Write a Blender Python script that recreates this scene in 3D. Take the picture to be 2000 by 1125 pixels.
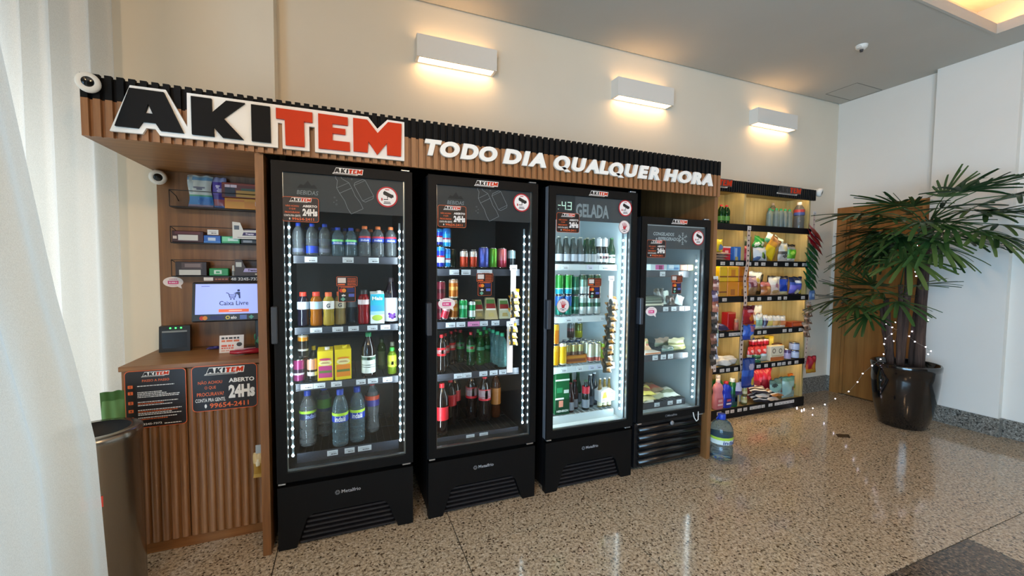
import bpy, bmesh, math, random
from mathutils import Vector, Matrix
PI = math.pi
sc = bpy.context.scene
C = sc.collection
for o in list(bpy.data.objects): bpy.data.objects.remove(o)

# ---------------------------------------------------------------- camera
def rad(a): return math.radians(a)
yaw, pitch, roll = rad(21.9368), rad(2.879), rad(0.5116)
fw = Vector((math.sin(yaw)*math.cos(pitch), math.cos(yaw)*math.cos(pitch), -math.sin(pitch)))
rt = Vector((math.cos(yaw), -math.sin(yaw), 0)); up = rt.cross(fw)
rt2 = rt*math.cos(roll)+up*math.sin(roll); up2 = rt2.cross(fw)
cam_d = bpy.data.cameras.new('camera'); cam = bpy.data.objects.new('camera', cam_d); C.objects.link(cam)
cam_d.sensor_fit = 'HORIZONTAL'; cam_d.sensor_width = 36; cam_d.lens = 806.6/2000*36
cam_d.clip_start = .02; cam_d.clip_end = 100
cam.matrix_world = Matrix(((rt2.x, up2.x, -fw.x, 0), (rt2.y, up2.y, -fw.y, 0), (rt2.z, up2.z, -fw.z, 1.49), (0, 0, 0, 1)))
sc.camera = cam
# ---------------------------------------------------------------- world, daylight, exposure
w = bpy.data.worlds.new('world'); sc.world = w; w.use_nodes = True
bg = w.node_tree.nodes['Background']; bg.inputs[0].default_value = (.80, .90, 1, 1); bg.inputs[1].default_value = 1.0
def area(name, loc, rot, sx, sy, power, col, parent=None, spread=PI):
    l = bpy.data.lights.new(name, 'AREA'); l.shape = 'RECTANGLE'; l.size = sx; l.size_y = sy; l.energy = power; l.color = col; l.spread = spread
    o = bpy.data.objects.new(name, l); C.objects.link(o); o.location = loc; o.rotation_euler = rot
    if parent: o.parent = parent
    return o
# daylight entering through the glazed wall on the left
area('window_daylight', (-1.70, -1.9, 1.05), (0, -PI/2, 0), 2.0, 4.5, 520, (.40, .69, 1))
area('window_daylight_curtained', (-1.70, 2.3, 1.15), (0, -PI/2, 0), 2.2, 1.25, 31, (.86, .93, 1))
sc.view_settings.view_transform = 'Standard'; sc.view_settings.look = 'None'
sc.view_settings.exposure = 0.0; sc.view_settings.gamma = 1; sc.view_settings.use_curve_mapping = False
sc.cycles.transparent_max_bounces = 24; sc.cycles.max_bounces = 10; sc.cycles.caustics_reflective = False; sc.cycles.caustics_refractive = False
sc.cycles.sample_clamp_indirect = 4; sc.cycles.use_denoising = True

# ---------------------------------------------------------------- materials
def lin(c):
    if isinstance(c, str):
        c = c.lstrip('#'); c = tuple(int(c[i:i+2], 16) for i in (0, 2, 4))
    return tuple(((v/255)/12.92 if v/255 <= .04045 else (((v/255)+.055)/1.055)**2.4) for v in c)+(1,)
_M = {}
def mat(c, rough=.5, metal=0., coat=0., emit=0., spec=.5, alpha=1.):
    """plain painted / printed surface"""
    k = (c, rough, metal, coat, emit, spec, alpha)
    if k in _M: return _M[k]
    m = bpy.data.materials.new('surface_'+str(c).lstrip('#')); m.use_nodes = True
    b = m.node_tree.nodes['Principled BSDF']
    b.inputs['Base Color'].default_value = lin(c); b.inputs['Roughness'].default_value = rough; b.inputs['Metallic'].default_value = metal
    b.inputs['Coat Weight'].default_value = coat; b.inputs['Specular IOR Level'].default_value = spec; b.inputs['Alpha'].default_value = alpha
    if emit: b.inputs['Emission Color'].default_value = lin(c); b.inputs['Emission Strength'].default_value = emit
    _M[k] = m; return m
def nodes(name):
    m = bpy.data.materials.new(name); m.use_nodes = True; nt = m.node_tree
    return m, nt, nt.nodes['Principled BSDF'], lambda t, **k: _node(nt, t, k)
def _node(nt, t, k):
    n = nt.nodes.new(t)
    for a, v in k.items(): setattr(n, a, v)
    return n
def ramp(nt, stops):
    r = nt.nodes.new('ShaderNodeValToRGB'); e = r.color_ramp.elements
    while len(e) < len(stops): e.new(.5)
    for i, (p, c) in enumerate(stops): e[i].position = p; e[i].color = lin(c)
    return r
def wood(name, dark, light, axis='z', rough=.42, scale=1.):
    m, nt, b, N = nodes(name)
    tc = N('ShaderNodeTexCoord'); mp = N('ShaderNodeMapping')
    s = {'z': (26, 26, 1.3), 'x': (1.3, 26, 26), 'y': (26, 1.3, 26)}[axis]; mp.inputs['Scale'].default_value = tuple(v*scale for v in s)
    n1 = N('ShaderNodeTexNoise'); n1.inputs['Scale'].default_value = 1.0; n1.inputs['Detail'].default_value = 5; n1.inputs['Roughness'].default_value = .62
    n1.inputs['Distortion'].default_value = .4
    r = ramp(nt, [(.3, dark), (.72, light)])
    nt.links.new(tc.outputs['Object'], mp.inputs[0]); nt.links.new(mp.outputs[0], n1.inputs['Vector']); nt.links.new(n1.outputs['Fac'], r.inputs[0])
    nt.links.new(r.outputs[0], b.inputs['Base Color']); b.inputs['Roughness'].default_value = rough
    return m
def granite(name, base, pale, dark, rough, scale=95, amount=(.40, .52)):
    m, nt, b, N = nodes(name)
    tc = N('ShaderNodeTexCoord')
    geo = N('ShaderNodeNewGeometry')
    v1 = N('ShaderNodeTexVoronoi'); v1.inputs['Scale'].default_value = scale
    r1 = ramp(nt, [(.0, dark), (.16, dark), (.22, base), (.6, base), (.8, pale)])
    n1 = N('ShaderNodeTexNoise'); n1.inputs['Scale'].default_value = scale*.62; n1.inputs['Detail'].default_value = 4; n1.inputs['Roughness'].default_value = .72
    r2 = ramp(nt, [(amount[0], dark), (amount[1], '#ffffff')])
    mx = N('ShaderNodeMix', data_type='RGBA', blend_type='MULTIPLY'); mx.inputs[0].default_value = .75
    nt.links.new(geo.outputs['Position'], v1.inputs['Vector']); nt.links.new(geo.outputs['Position'], n1.inputs['Vector'])
    nt.links.new(v1.outputs['Color'], r1.inputs[0]); nt.links.new(n1.outputs['Fac'], r2.inputs[0])
    nt.links.new(r1.outputs[0], mx.inputs[6]); nt.links.new(r2.outputs[0], mx.inputs[7]); nt.links.new(mx.outputs[2], b.inputs['Base Color'])
    b.inputs['Roughness'].default_value = rough
    return m
def paint(name, c, rough=.85):
    m, nt, b, N = nodes(name)
    g = N('ShaderNodeNewGeometry'); n = N('ShaderNodeTexNoise'); n.inputs['Scale'].default_value = 1.6; n.inputs['Detail'].default_value = 4
    r = ramp(nt, [(.3, tuple(max(0, v-5) for v in c)), (.7, c)])
    nt.links.new(g.outputs['Position'], n.inputs['Vector']); nt.links.new(n.outputs['Fac'], r.inputs[0]); nt.links.new(r.outputs[0], b.inputs['Base Color'])
    n2 = N('ShaderNodeTexNoise'); n2.inputs['Scale'].default_value = 160; bp = N('ShaderNodeBump'); bp.inputs['Strength'].default_value = .02; bp.inputs['Distance'].default_value = .002
    nt.links.new(g.outputs['Position'], n2.inputs['Vector']); nt.links.new(n2.outputs['Fac'], bp.inputs['Height']); nt.links.new(bp.outputs[0], b.inputs['Normal'])
    b.inputs['Roughness'].default_value = rough
    return m
def pane(name, tint=(.93, .96, .96), rough=.015, ior=1.45):
    m = bpy.data.materials.new(name); m.use_nodes = True; nt = m.node_tree; nt.nodes.clear()
    o = _node(nt, 'ShaderNodeOutputMaterial', {}); t = _node(nt, 'ShaderNodeBsdfTransparent', {}); g = _node(nt, 'ShaderNodeBsdfGlossy', {})
    f = _node(nt, 'ShaderNodeLayerWeight', {}); f.inputs[0].default_value = .5; pw = _node(nt, 'ShaderNodeMath', {'operation': 'POWER'}); pw.inputs[1].default_value = 5
    ma = _node(nt, 'ShaderNodeMath', {'operation': 'MULTIPLY_ADD'}); ma.inputs[1].default_value = .95; ma.inputs[2].default_value = .035; x = _node(nt, 'ShaderNodeMixShader', {})
    t.inputs[0].default_value = tint+(1,); g.inputs['Roughness'].default_value = rough
    nt.links.new(f.outputs['Facing'], pw.inputs[0]); nt.links.new(pw.outputs[0], ma.inputs[0])
    nt.links.new(ma.outputs[0], x.inputs[0]); nt.links.new(t.outputs[0], x.inputs[1]); nt.links.new(g.outputs[0], x.inputs[2]); nt.links.new(x.outputs[0], o.inputs[0])
    return m
_L = {}
def liquid(c, trans=.9, rough=.06, ior=1.33):
    """clear plastic or glass filled with a drink"""
    k = (c, trans, rough, ior)
    if k in _L: return _L[k]
    m = bpy.data.materials.new('drink_'+str(c).lstrip('#')); m.use_nodes = True; b = m.node_tree.nodes['Principled BSDF']
    b.inputs['Base Color'].default_value = lin(c); b.inputs['Transmission Weight'].default_value = trans
    b.inputs['Roughness'].default_value = rough; b.inputs['IOR'].default_value = ior
    _L[k] = m; return m
def film(name, tint, amount, rough=.25):
    """thin clear plastic film: partly see-through, partly shiny"""
    m = bpy.data.materials.new(name); m.use_nodes = True; nt = m.node_tree; b = nt.nodes['Principled BSDF']; o = nt.nodes['Material Output']
    b.inputs['Base Color'].default_value = lin(tint); b.inputs['Roughness'].default_value = rough
    t = _node(nt, 'ShaderNodeBsdfTransparent', {}); x = _node(nt, 'ShaderNodeMixShader', {}); x.inputs[0].default_value = amount
    nt.links.new(t.outputs[0], x.inputs[1]); nt.links.new(b.outputs[0], x.inputs[2]); nt.links.new(x.outputs[0], o.inputs[0])
    return m
def sheer(name):
    m = bpy.data.materials.new(name); m.use_nodes = True; nt = m.node_tree; nt.nodes.clear()
    N = lambda t: nt.nodes.new(t)
    o = N('ShaderNodeOutputMaterial'); t = N('ShaderNodeBsdfTransparent'); tl = N('ShaderNodeBsdfTranslucent'); d = N('ShaderNodeBsdfDiffuse')
    x1 = N('ShaderNodeMixShader'); x2 = N('ShaderNodeMixShader'); x1.inputs[0].default_value = .5; x2.inputs[0].default_value = .93
    g = N('ShaderNodeNewGeometry'); mp = N('ShaderNodeMapping'); mp.inputs['Scale'].default_value = (900, 900, 260); n = N('ShaderNodeTexNoise'); n.inputs['Scale'].default_value = 1; n.inputs['Detail'].default_value = 2
    r = ramp(nt, [(.3, '#dcd8d0'), (.7, '#f2efe8')])
    nt.links.new(g.outputs['Position'], mp.inputs[0]); nt.links.new(mp.outputs[0], n.inputs['Vector']); nt.links.new(n.outputs['Fac'], r.inputs[0])
    nt.links.new(r.outputs[0], d.inputs[0]); nt.links.new(r.outputs[0], tl.inputs[0])
    nt.links.new(d.outputs[0], x1.inputs[1]); nt.links.new(tl.outputs[0], x1.inputs[2]); nt.links.new(t.outputs[0], x2.inputs[1]); nt.links.new(x1.outputs[0], x2.inputs[2]); nt.links.new(x2.outputs[0], o.inputs[0])
    return m

WALL = paint('wall_paint', (232, 228, 220)); WALLB = paint('wall_paint_warm_light', (233, 224, 206)); CEIL = paint('ceiling_paint', (190, 186, 177)); PLAST = mat('#eeebe4', .6)  # WALLB: back wall colour tinted to carry the warm light falling on it
WOOD = wood('walnut_laminate', '#6c4626', '#92663c'); WOODX = wood('walnut_laminate_across', '#754b28', '#9c6d40', 'x')
OAK = wood('pale_oak_back', '#a8925a', '#c8b47c', 'z', .5); OAKX = wood('pale_oak_shelf', '#9a8450', '#bca66e', 'x', .5); HONEY = wood('honey_door_veneer', '#8c5c2c', '#aa763c', 'z', .4); SLATW = wood('walnut_slat', '#7d5231', '#a8784c')
GRAN = granite('beige_granite', '#b9a78e', '#cdbea8', '#5a4a3a', .10, 110, (.38, .54)); GRAND = granite('brown_granite', '#5e5144', '#7d6d5b', '#2a231d', .10)
GRANB = granite('grey_granite_skirting', '#7d7a72', '#a9a79f', '#35332f', .3, 120)
BLK = mat('#131315', .38); BLKG = mat('#101012', .22); BLKM = mat('#0c0c0d', .7, spec=.2); DKG = mat('#34363c', .45); WHT = mat('#f2efe8', .45); ORG = mat('#c63200', .55, spec=.25)
SILV = mat('#b9bcc0', .28, 1.); CHROME = mat('#d6d8da', .15, 1.); GREY = mat('#8a8d92', .5)
GLASS = pane('door_glass')
SHEER = sheer('sheer_curtain_fabric')

# ---------------------------------------------------------------- mesh builder
_T = {}
def text_geo(s, bold=.0, shear=0.):
    k = (s, bold, shear)
    if k in _T: return _T[k]
    if s == 'Q':      # an O with its tail
        v, f, x0, x1, y0, y1 = text_geo('O', bold, shear); v = list(v); n = len(v); t = .05+bold
        v += [(x0+(x1-x0)*.52-t*.5, .10), (x0+(x1-x0)*.52+t*1.2, .13), (x1-.02+t*.6, -.11), (x1-.11-t, -.12)]
        _T[k] = (v, list(f)+[(n, n+3, n+2, n+1)], x0, max(x1, x1-.02+t), -.12, y1); return _T[k]
    cu = bpy.data.curves.new('lettering', 'FONT'); cu.body = s; cu.offset = bold; cu.shear = shear; cu.resolution_u = 5 if len(s) == 1 else 2; cu.fill_mode = 'FRONT'; cu.size = 1
    o = bpy.data.objects.new('lettering', cu); C.objects.link(o)
    dg = bpy.context.evaluated_depsgraph_get(); me = bpy.data.meshes.new_from_object(o.evaluated_get(dg))
    v = [tuple(p.co[:2]) for p in me.vertices]; f = [tuple(p.vertices) for p in me.polygons]
    bpy.data.objects.remove(o); bpy.data.curves.remove(cu); bpy.data.meshes.remove(me)
    if not v: v = [(0, 0)]
    good = [p for p in v if abs(p[1]) < 1.3]; v = [p if abs(p[1]) < 1.3 else min(good, key=lambda q: abs(q[0]-p[0])) for p in v]
    x0 = min(a for a, b in v); x1 = max(a for a, b in v); y0 = min(b for a, b in v); y1 = max(b for a, b in v)
    _T[k] = (v, f, x0, x1, y0, y1); return _T[k]

class MB:
    def __init__(s): s.v = []; s.f = []; s.mi = []; s.sm = []; s.mats = []
    def _m(s, m):
        if m not in s.mats: s.mats.append(m)
        return s.mats.index(m)
    def add(s, vs, fs, m, smooth=False):
        b = len(s.v); s.v += [tuple(p) for p in vs]; i = s._m(m)
        for f in fs: s.f.append(tuple(b+k for k in f)); s.mi.append(i); s.sm.append(smooth)
        return s
    def box(s, x0, x1, y0, y1, z0, z1, m):
        return s.add([(x0,y0,z0),(x1,y0,z0),(x1,y1,z0),(x0,y1,z0),(x0,y0,z1),(x1,y0,z1),(x1,y1,z1),(x0,y1,z1)],
                     [(0,3,2,1),(4,5,6,7),(0,1,5,4),(1,2,6,5),(2,3,7,6),(3,0,4,7)], m)
    def rbox(s, x0, x1, y0, y1, z0, z1, m, b=.004):
        """box with chamfered edges"""
        bm = bmesh.new(); bmesh.ops.create_cube(bm, size=1)
        for p in bm.verts: p.co = ((x0+x1)/2+p.co.x*(x1-x0), (y0+y1)/2+p.co.y*(y1-y0), (z0+z1)/2+p.co.z*(z1-z0))
        bmesh.ops.bevel(bm, geom=bm.edges[:], offset=b, segments=1, affect='EDGES'); bm.verts.index_update()
        s.add([p.co[:] for p in bm.verts], [[q.index for q in f.verts] for f in bm.faces], m); bm.free(); return s
    def prism(s, pts, y0, y1, m, side=None):
        """outline in x-z, pushed through from y0 (front) to y1"""
        n = len(pts); a = sum(pts[i][0]*pts[(i+1) % n][1]-pts[(i+1) % n][0]*pts[i][1] for i in range(n))
        if a < 0: pts = pts[::-1]
        vs = [(x, y0, z) for x, z in pts]+[(x, y1, z) for x, z in pts]
        s.add(vs, [tuple(range(n))], m)
        s.add(vs, [tuple(range(2*n-1, n-1, -1))]+[(i, i+n, (i+1) % n+n, (i+1) % n) for i in range(n)], side or m)
        return s
    def flat(s, pts, y, m):
        n = len(pts); a = sum(pts[i][0]*pts[(i+1) % n][1]-pts[(i+1) % n][0]*pts[i][1] for i in range(n))
        if a < 0: pts = pts[::-1]
        return s.add([(x, y, z) for x, z in pts], [tuple(range(n))], m)
    def rect(s, x0, x1, z0, z1, y, m): return s.flat([(x0, z0), (x1, z0), (x1, z1), (x0, z1)], y, m)
    def round_rect(s, x0, x1, z0, z1, r, y0, y1, m, side=None):
        p = []
        for cx, cz, a0 in ((x1-r, z0+r, -90), (x1-r, z1-r, 0), (x0+r, z1-r, 90), (x0+r, z0+r, 180)):
            p += [(cx+r*math.cos(rad(a0+t)), cz+r*math.sin(rad(a0+t))) for t in (0, 30, 60, 90)]
        return s.prism(p, y0, y1, m, side)
    def disc(s, x, z, rx, rz, y, m, n=20): return s.flat([(x+rx*math.cos(2*PI*i/n), z+rz*math.sin(2*PI*i/n)) for i in range(n)], y, m)
    def ring(s, x, z, r0, r1, y, m, n=20):
        vs = [(x+r*math.cos(2*PI*i/n), y, z+r*math.sin(2*PI*i/n)) for r in (r0, r1) for i in range(n)]
        return s.add(vs, [(i, (i+1) % n, (i+1) % n+n, i+n) for i in range(n)], m)
    def stroke(s, pts, wd, y, m):
        """flat drawn line"""
        for (x0, z0), (x1, z1) in zip(pts, pts[1:]):
            l = math.hypot(x1-x0, z1-z0) or 1; nx, nz = -(z1-z0)/l*wd/2, (x1-x0)/l*wd/2
            s.flat([(x0-nx, z0-nz), (x1-nx, z1-nz), (x1+nx, z1+nz), (x0+nx, z0+nz)], y, m)
        return s
    def lathe(s, prof, m, seg=16, c=(0, 0), smooth=True, mats=None):
        """(radius, height) rows turned round the upright axis; mats: one per row gap"""
        vs = []; n = len(prof)
        for r, z in prof: vs += [(c[0]+r*math.cos(2*PI*i/seg), c[1]+r*math.sin(2*PI*i/seg), z) for i in range(seg)]
        b = len(s.v); s.v += vs
        for k in range(n-1):
            if prof[k][0] < 1e-6 and prof[k+1][0] < 1e-6: continue
            mi = s._m(mats[k] if mats else m)
            for i in range(seg):
                j = (i+1) % seg
                q = (b+k*seg+i, b+k*seg+j, b+(k+1)*seg+j, b+(k+1)*seg+i)
                s.f.append(q); s.mi.append(mi); s.sm.append(smooth)
        return s
    def tube(s, pts, r, m, seg=6, smooth=True, caps=True):
        pts = [Vector(p) for p in pts]; n = len(pts); rs = r if isinstance(r, (list, tuple)) else [r]*n
        b = len(s.v); prev = None; mi = s._m(m)
        for i, p in enumerate(pts):
            d = (pts[min(i+1, n-1)]-pts[max(i-1, 0)]); d = d.normalized() if d.length > 1e-9 else Vector((0, 0, 1))
            if prev is None:
                u = d.orthogonal().normalized()
            else:
                u = prev-d*prev.dot(d); u = u.normalized() if u.length > 1e-6 else d.orthogonal().normalized()
            prev = u; v2 = d.cross(u)
            s.v += [tuple(p+(u*math.cos(2*PI*k/seg)+v2*math.sin(2*PI*k/seg))*rs[i]) for k in range(seg)]
        for i in range(n-1):
            for k in range(seg):
                j = (k+1) % seg; s.f.append((b+i*seg+k, b+i*seg+j, b+(i+1)*seg+j, b+(i+1)*seg+k)); s.mi.append(mi); s.sm.append(smooth)
        if caps:
            s.f.append(tuple(b+k for k in range(seg-1, -1, -1))); s.mi.append(mi); s.sm.append(False)
            s.f.append(tuple(b+(n-1)*seg+k for k in range(seg))); s.mi.append(mi); s.sm.append(False)
        return s
    def ball(s, c, r, m, seg=8, rings=5, sz=1.):
        pr = [(max(1e-5, r*math.sin(PI*i/rings)), c[2]-r*sz*math.cos(PI*i/rings)) for i in range(rings+1)]
        return s.lathe(pr, m, seg, (c[0], c[1]))
    def text(s, t, x, z, h, y, m, bold=.0, shear=0., width=None, align='c', depth=0., cyl=None, th=0.):
        """lettering facing the camera side (-y); h = height of the tallest glyph; cyl = radius it is wrapped round"""
        v, f, x0, x1, y0, y1 = text_geo(t, bold, shear)
        k = h/max(1e-6, y1-y0); kx = (width/max(1e-6, x1-x0)) if width else k
        off = {'c': -(x0+x1)/2*kx, 'l': -x0*kx, 'r': -x1*kx}[align]
        P = [(x+a*kx+off, z+(b-y0)*k) for a, b in v]
        if th: P = [(x+(a-x)*math.cos(th)-(b-z)*math.sin(th), z+(a-x)*math.sin(th)+(b-z)*math.cos(th)) for a, b in P]
        if cyl is not None: vs = [(cyl*math.sin(a/cyl), -cyl*math.cos(a/cyl), b) for a, b in P]
        else: vs = [(a, y, b) for a, b in P]
        s.add(vs, f, m)
        if depth:
            n = len(vs); cnt = {}
            for q in f:
                for i in range(len(q)):
                    e = (q[i], q[(i+1) % len(q)]); cnt[e] = 1
            sides = [(b_, a_, a_+n, b_+n) for (a_, b_) in cnt if (b_, a_) not in cnt]
            s.add(vs+[(a, yy+depth, b) for a, yy, b in vs], sides, m)
        return s
    def mesh(s, name):
        me = bpy.data.meshes.new(name); me.from_pydata(s.v, [], s.f)
        for m in s.mats: me.materials.append(m)
        me.polygons.foreach_set('material_index', s.mi); me.polygons.foreach_set('use_smooth', s.sm); me.update()
        return me
    def build(s, name, parent=None, loc=None, org=None):
        """org: world point of the parent the coordinates are given against (subtracted)"""
        if org is not None: s.v = [(a-org[0], b-org[1], c-org[2]) for a, b, c in s.v]
        return put(name, s.mesh(name), parent, loc)
def put(name, me, parent=None, loc=None, rot=None, scale=None):
    o = bpy.data.objects.new(name, me); C.objects.link(o)
    if parent is not None: o.parent = parent
    if loc is not None: o.location = loc
    if rot is not None: o.rotation_euler = rot
    if scale is not None: o.scale = scale
    return o
USED = set()
def tag(o, label, cat, group=None):
    assert 4 <= len(label.split()) <= 16, label
    if label in USED and not group: print('DUPLICATE LABEL', label)
    USED.add(label); o['label'] = label; o['category'] = cat
    if group: o['group'] = group
    return o
def thing(name, label, cat, loc=(0, 0, 0), rz=0, group=None, rot=None):
    o = bpy.data.objects.new(name, None); o.empty_display_size = .05; C.objects.link(o); o.location = loc; o.rotation_euler = rot or (0, 0, rz)
    return tag(o, label, cat, group)
def struct(o): o['kind'] = 'structure'; return o
ORD = ['first', 'second', 'third', 'fourth', 'fifth', 'sixth', 'seventh', 'eighth', 'ninth', 'tenth', 'eleventh', 'twelfth', 'thirteenth', 'fourteenth', 'fifteenth', 'sixteenth']
# ================================================================ the room
ZC, YW, XR = 3.478, 3.245, 5.53
fl = struct(MB().box(-1.9, 6.0, -4.6, 3.5, -.06, -.004, mat('#2a241e', .6)).build('floor'))
xl = [-1.9, -1.234, -.346, .555, 1.45, 2.33, 3.205, 4.13, 5.02, 5.92]; yl = [-4.5, -3.55, -2.62, -1.69, -.76, .18, 1.118, 2.07, 3.02, 3.4]
g = .0024
for i in range(len(xl)-1):
    for j in range(len(yl)-1):
        dark = (j == 5 and i in (3, 4, 5)) or (j in (1, 2, 3, 4) and i == 5)
        a, b_, c, d = xl[i]+g, xl[i+1]-g, yl[j]+g, yl[j+1]-g
        MB().box(a, b_, c, d, -.03, 0, GRAND if dark else GRAN).build('tile', fl)
# small dark inlay set into the floor near the palm
MB().add([(4.058, 2.262, .0006), (4.155, 2.215, .0006), (4.225, 2.268, .0006), (4.125, 2.318, .0006)], [(0, 1, 2, 3)], mat('#2e2822', .2)).build('inlay_tile', fl)

# walls
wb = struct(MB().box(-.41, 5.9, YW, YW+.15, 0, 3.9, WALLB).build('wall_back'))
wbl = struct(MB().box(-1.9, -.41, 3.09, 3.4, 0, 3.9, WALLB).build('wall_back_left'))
r = MB(); r.box(XR, XR+.2, 3.16, 3.4, 0, 3.9, WALL); r.box(XR, XR+.2, 2.315, 3.16, 2.235, 3.9, WALL)
r.box(5.44, XR+.2, 1.755, 2.315, 0, 3.9, WALL); r.box(5.5, XR+.2, -4.6, 1.755, 0, 3.9, WALL)
struct(r.build('wall_right'))
struct(MB().box(-1.9, 5.9, -4.75, -4.6, 0, 3.9, paint('wall_front_paint', (112, 100, 88))).build('wall_front'))
l = MB(); l.box(-1.62, -1.5, 2.95, 3.09, 0, 3.9, WALL); l.box(-1.62, -1.5, -4.6, -4.2, 0, 3.9, WALL); l.box(-1.62, -1.5, -4.2, 2.95, 3.3, 3.9, WALL)
struct(l.build('wall_left'))
win = struct(MB().box(-1.58, -1.52, -4.2, 2.95, 0, .05, SILV).box(-1.58, -1.52, -4.2, 2.95, 3.25, 3.3, SILV).build('window_1'))
for k, yy in enumerate((-4.2, -2.8, -1.4, 0.0, 1.45, 2.9)): MB().box(-1.58, -1.52, yy, yy+.05, .05, 3.25, SILV).build('mullion', win)
for a, b_ in ((-4.15, -2.8), (-2.75, -1.4), (-1.35, 0), (.05, 1.45), (1.5, 2.9)): MB().box(-1.553, -1.547, a, b_, .05, 3.25, GLASS).build('pane', win)

# ceiling with a cove recess; a narrow dark shadow gap runs along the back wall
c = MB(); x0, x1, y0, y1 = 1.3, 5.08, -1.0, 1.81
c.box(-1.9, x0, -4.6, YW-.018, ZC, ZC+.06, CEIL); c.box(x1, 5.9, -4.6, YW-.018, ZC, ZC+.06, CEIL)
c.box(x0, x1, y1, YW-.018, ZC, ZC+.06, CEIL); c.box(x0, x1, -4.6, y0, ZC, ZC+.06, CEIL)
c.box(-1.9, 5.9, -4.6, 3.4, 3.80, 3.9, CEIL)
ceil = struct(c.build('ceiling'))
t = MB(); h = ZC+.075
for a in ((x0, x0+.02, y0, y1), (x1-.02, x1, y0, y1), (x0+.02, x1-.02, y0, y0+.02), (x0+.02, x1-.02, y1-.02, y1)): t.box(*a, ZC-.006, h, CEIL)
struct(t.build('trim_1'))
WARM = mat('#ffbd72', .5, emit=70.)
t = MB()
for a in ((x0-.12, x0-.10, y0, y1), (x1+.10, x1+.12, y0, y1), (x0, x1, y1+.10, y1+.12), (x0, x1, y0-.12, y0-.10)): t.box(*a, ZC+.062, ZC+.072, WARM)
cl = tag(t.build('cove_light'), 'warm strip lighting glowing inside the ceiling recess', 'light')
# recess side walls behind the strip
t = MB()
for a in ((x0-.2, x0-.18, y0-.2, y1+.2), (x1+.18, x1+.2, y0-.2, y1+.2), (x0-.18, x1+.18, y1+.18, y1+.2), (x0-.18, x1+.18, y0-.2, y0-.18)): t.box(*a, ZC+.06, 3.8, CEIL)
t.build('recess_wall', ceil)
# access hatch outline, small ceiling device
t = MB()
for a in ((5.06, 5.50, 2.80, 2.806), (5.06, 5.50, 3.11, 3.116), (5.055, 5.061, 2.80, 3.116), (5.50, 5.506, 2.80, 3.116)): t.box(*a, ZC-.002, ZC+.001, mat('#7f7b72', .8))
t.build('access_hatch', ceil)
d = thing('smoke_detector', 'small white detector with dark nozzle on the ceiling', 'detector', (4.26, 2.34, ZC))
MB().lathe([(1e-5, -.028), (.03, -.028), (.042, -.02), (.046, 0)], PLAST, 14).build('body', d)
MB().lathe([(1e-5, -.055), (.012, -.055), (.016, -.028)], mat('#4a4a4c', .4, .6), 8).build('nozzle', d)
MB().rbox(-.06, .03, -.02, .015, -.035, -.012, mat('#dcd8d0', .5), .006).build('bracket', d)

# skirting in grey granite
b_ = MB(); b_.box(2.66, XR, YW-.015, YW, 0, .19, GRANB); struct(b_.build('baseboard_back'))
b_ = MB(); b_.box(5.425, 5.44, 1.74, 2.315, 0, .165, GRANB); b_.box(5.44, 5.5, 1.74, 1.755, 0, .165, GRANB); b_.box(5.485, 5.5, -4.6, 1.74, 0, .165, GRANB)
b_.box(XR-.015, XR, 3.2, YW-.015, 0, .19, GRANB)
struct(b_.build('baseboard_right'))

# honey coloured door in the right wall
dr = struct(MB().box(XR-.012, XR+.05, 3.10, 3.20, 0, 2.235, HONEY).box(XR-.012, XR+.05, 2.325, 2.40, 0, 2.235, HONEY).box(XR-.012, XR+.05, 2.40, 3.10, 2.15, 2.235, HONEY).build('door_1'))
MB().box(XR+.028, XR+.065, 2.40, 3.10, .006, 2.15, HONEY).build('door_leaf', dr)
MB().box(XR+.006, XR+.028, 3.075, 3.10, 0, 2.15, HONEY).box(XR+.006, XR+.028, 2.40, 2.42, 0, 2.15, HONEY).build('door_stop', dr)
MB().box(XR-.012, XR+.03, 2.40, 3.10, 0, .006, GRAND).build('threshold', dr)

LAMP = mat('#ffd096', .5, emit=15.); LAMPU = mat('#ffd096', .5, emit=6.); LAMPW = mat('#e9e6df', .5); DOWN = 160
# unseen warm globe pendants, added behind the viewer to light the back wall
GLOBE = mat('#ffd2a0', .5, emit=DOWN)
for i, (x, y) in enumerate(((-.8, -1.0), (1.1, -1.3))):
    L = thing('added_globe_lamp', ('added unseen warm globe pendant nearest the curtained windows, behind the viewer', 'added unseen warm globe pendant farther into the lobby, behind the viewer')[i], 'lamp', (x, y, 3.05), 0, 'added unseen pendants')
    MB().ball((0, 0, 0), .13, GLOBE, 16, 10).build('globe', L); MB().tube([(0, 0, .125), (0, 0, .43 if x < 1.2 else .75)], .004, BLKM, 6).build('cord', L); MB().lathe([(.03, .11), (.03, .15), (.01, .16)], SILV, 12).build('holder', L)

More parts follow.
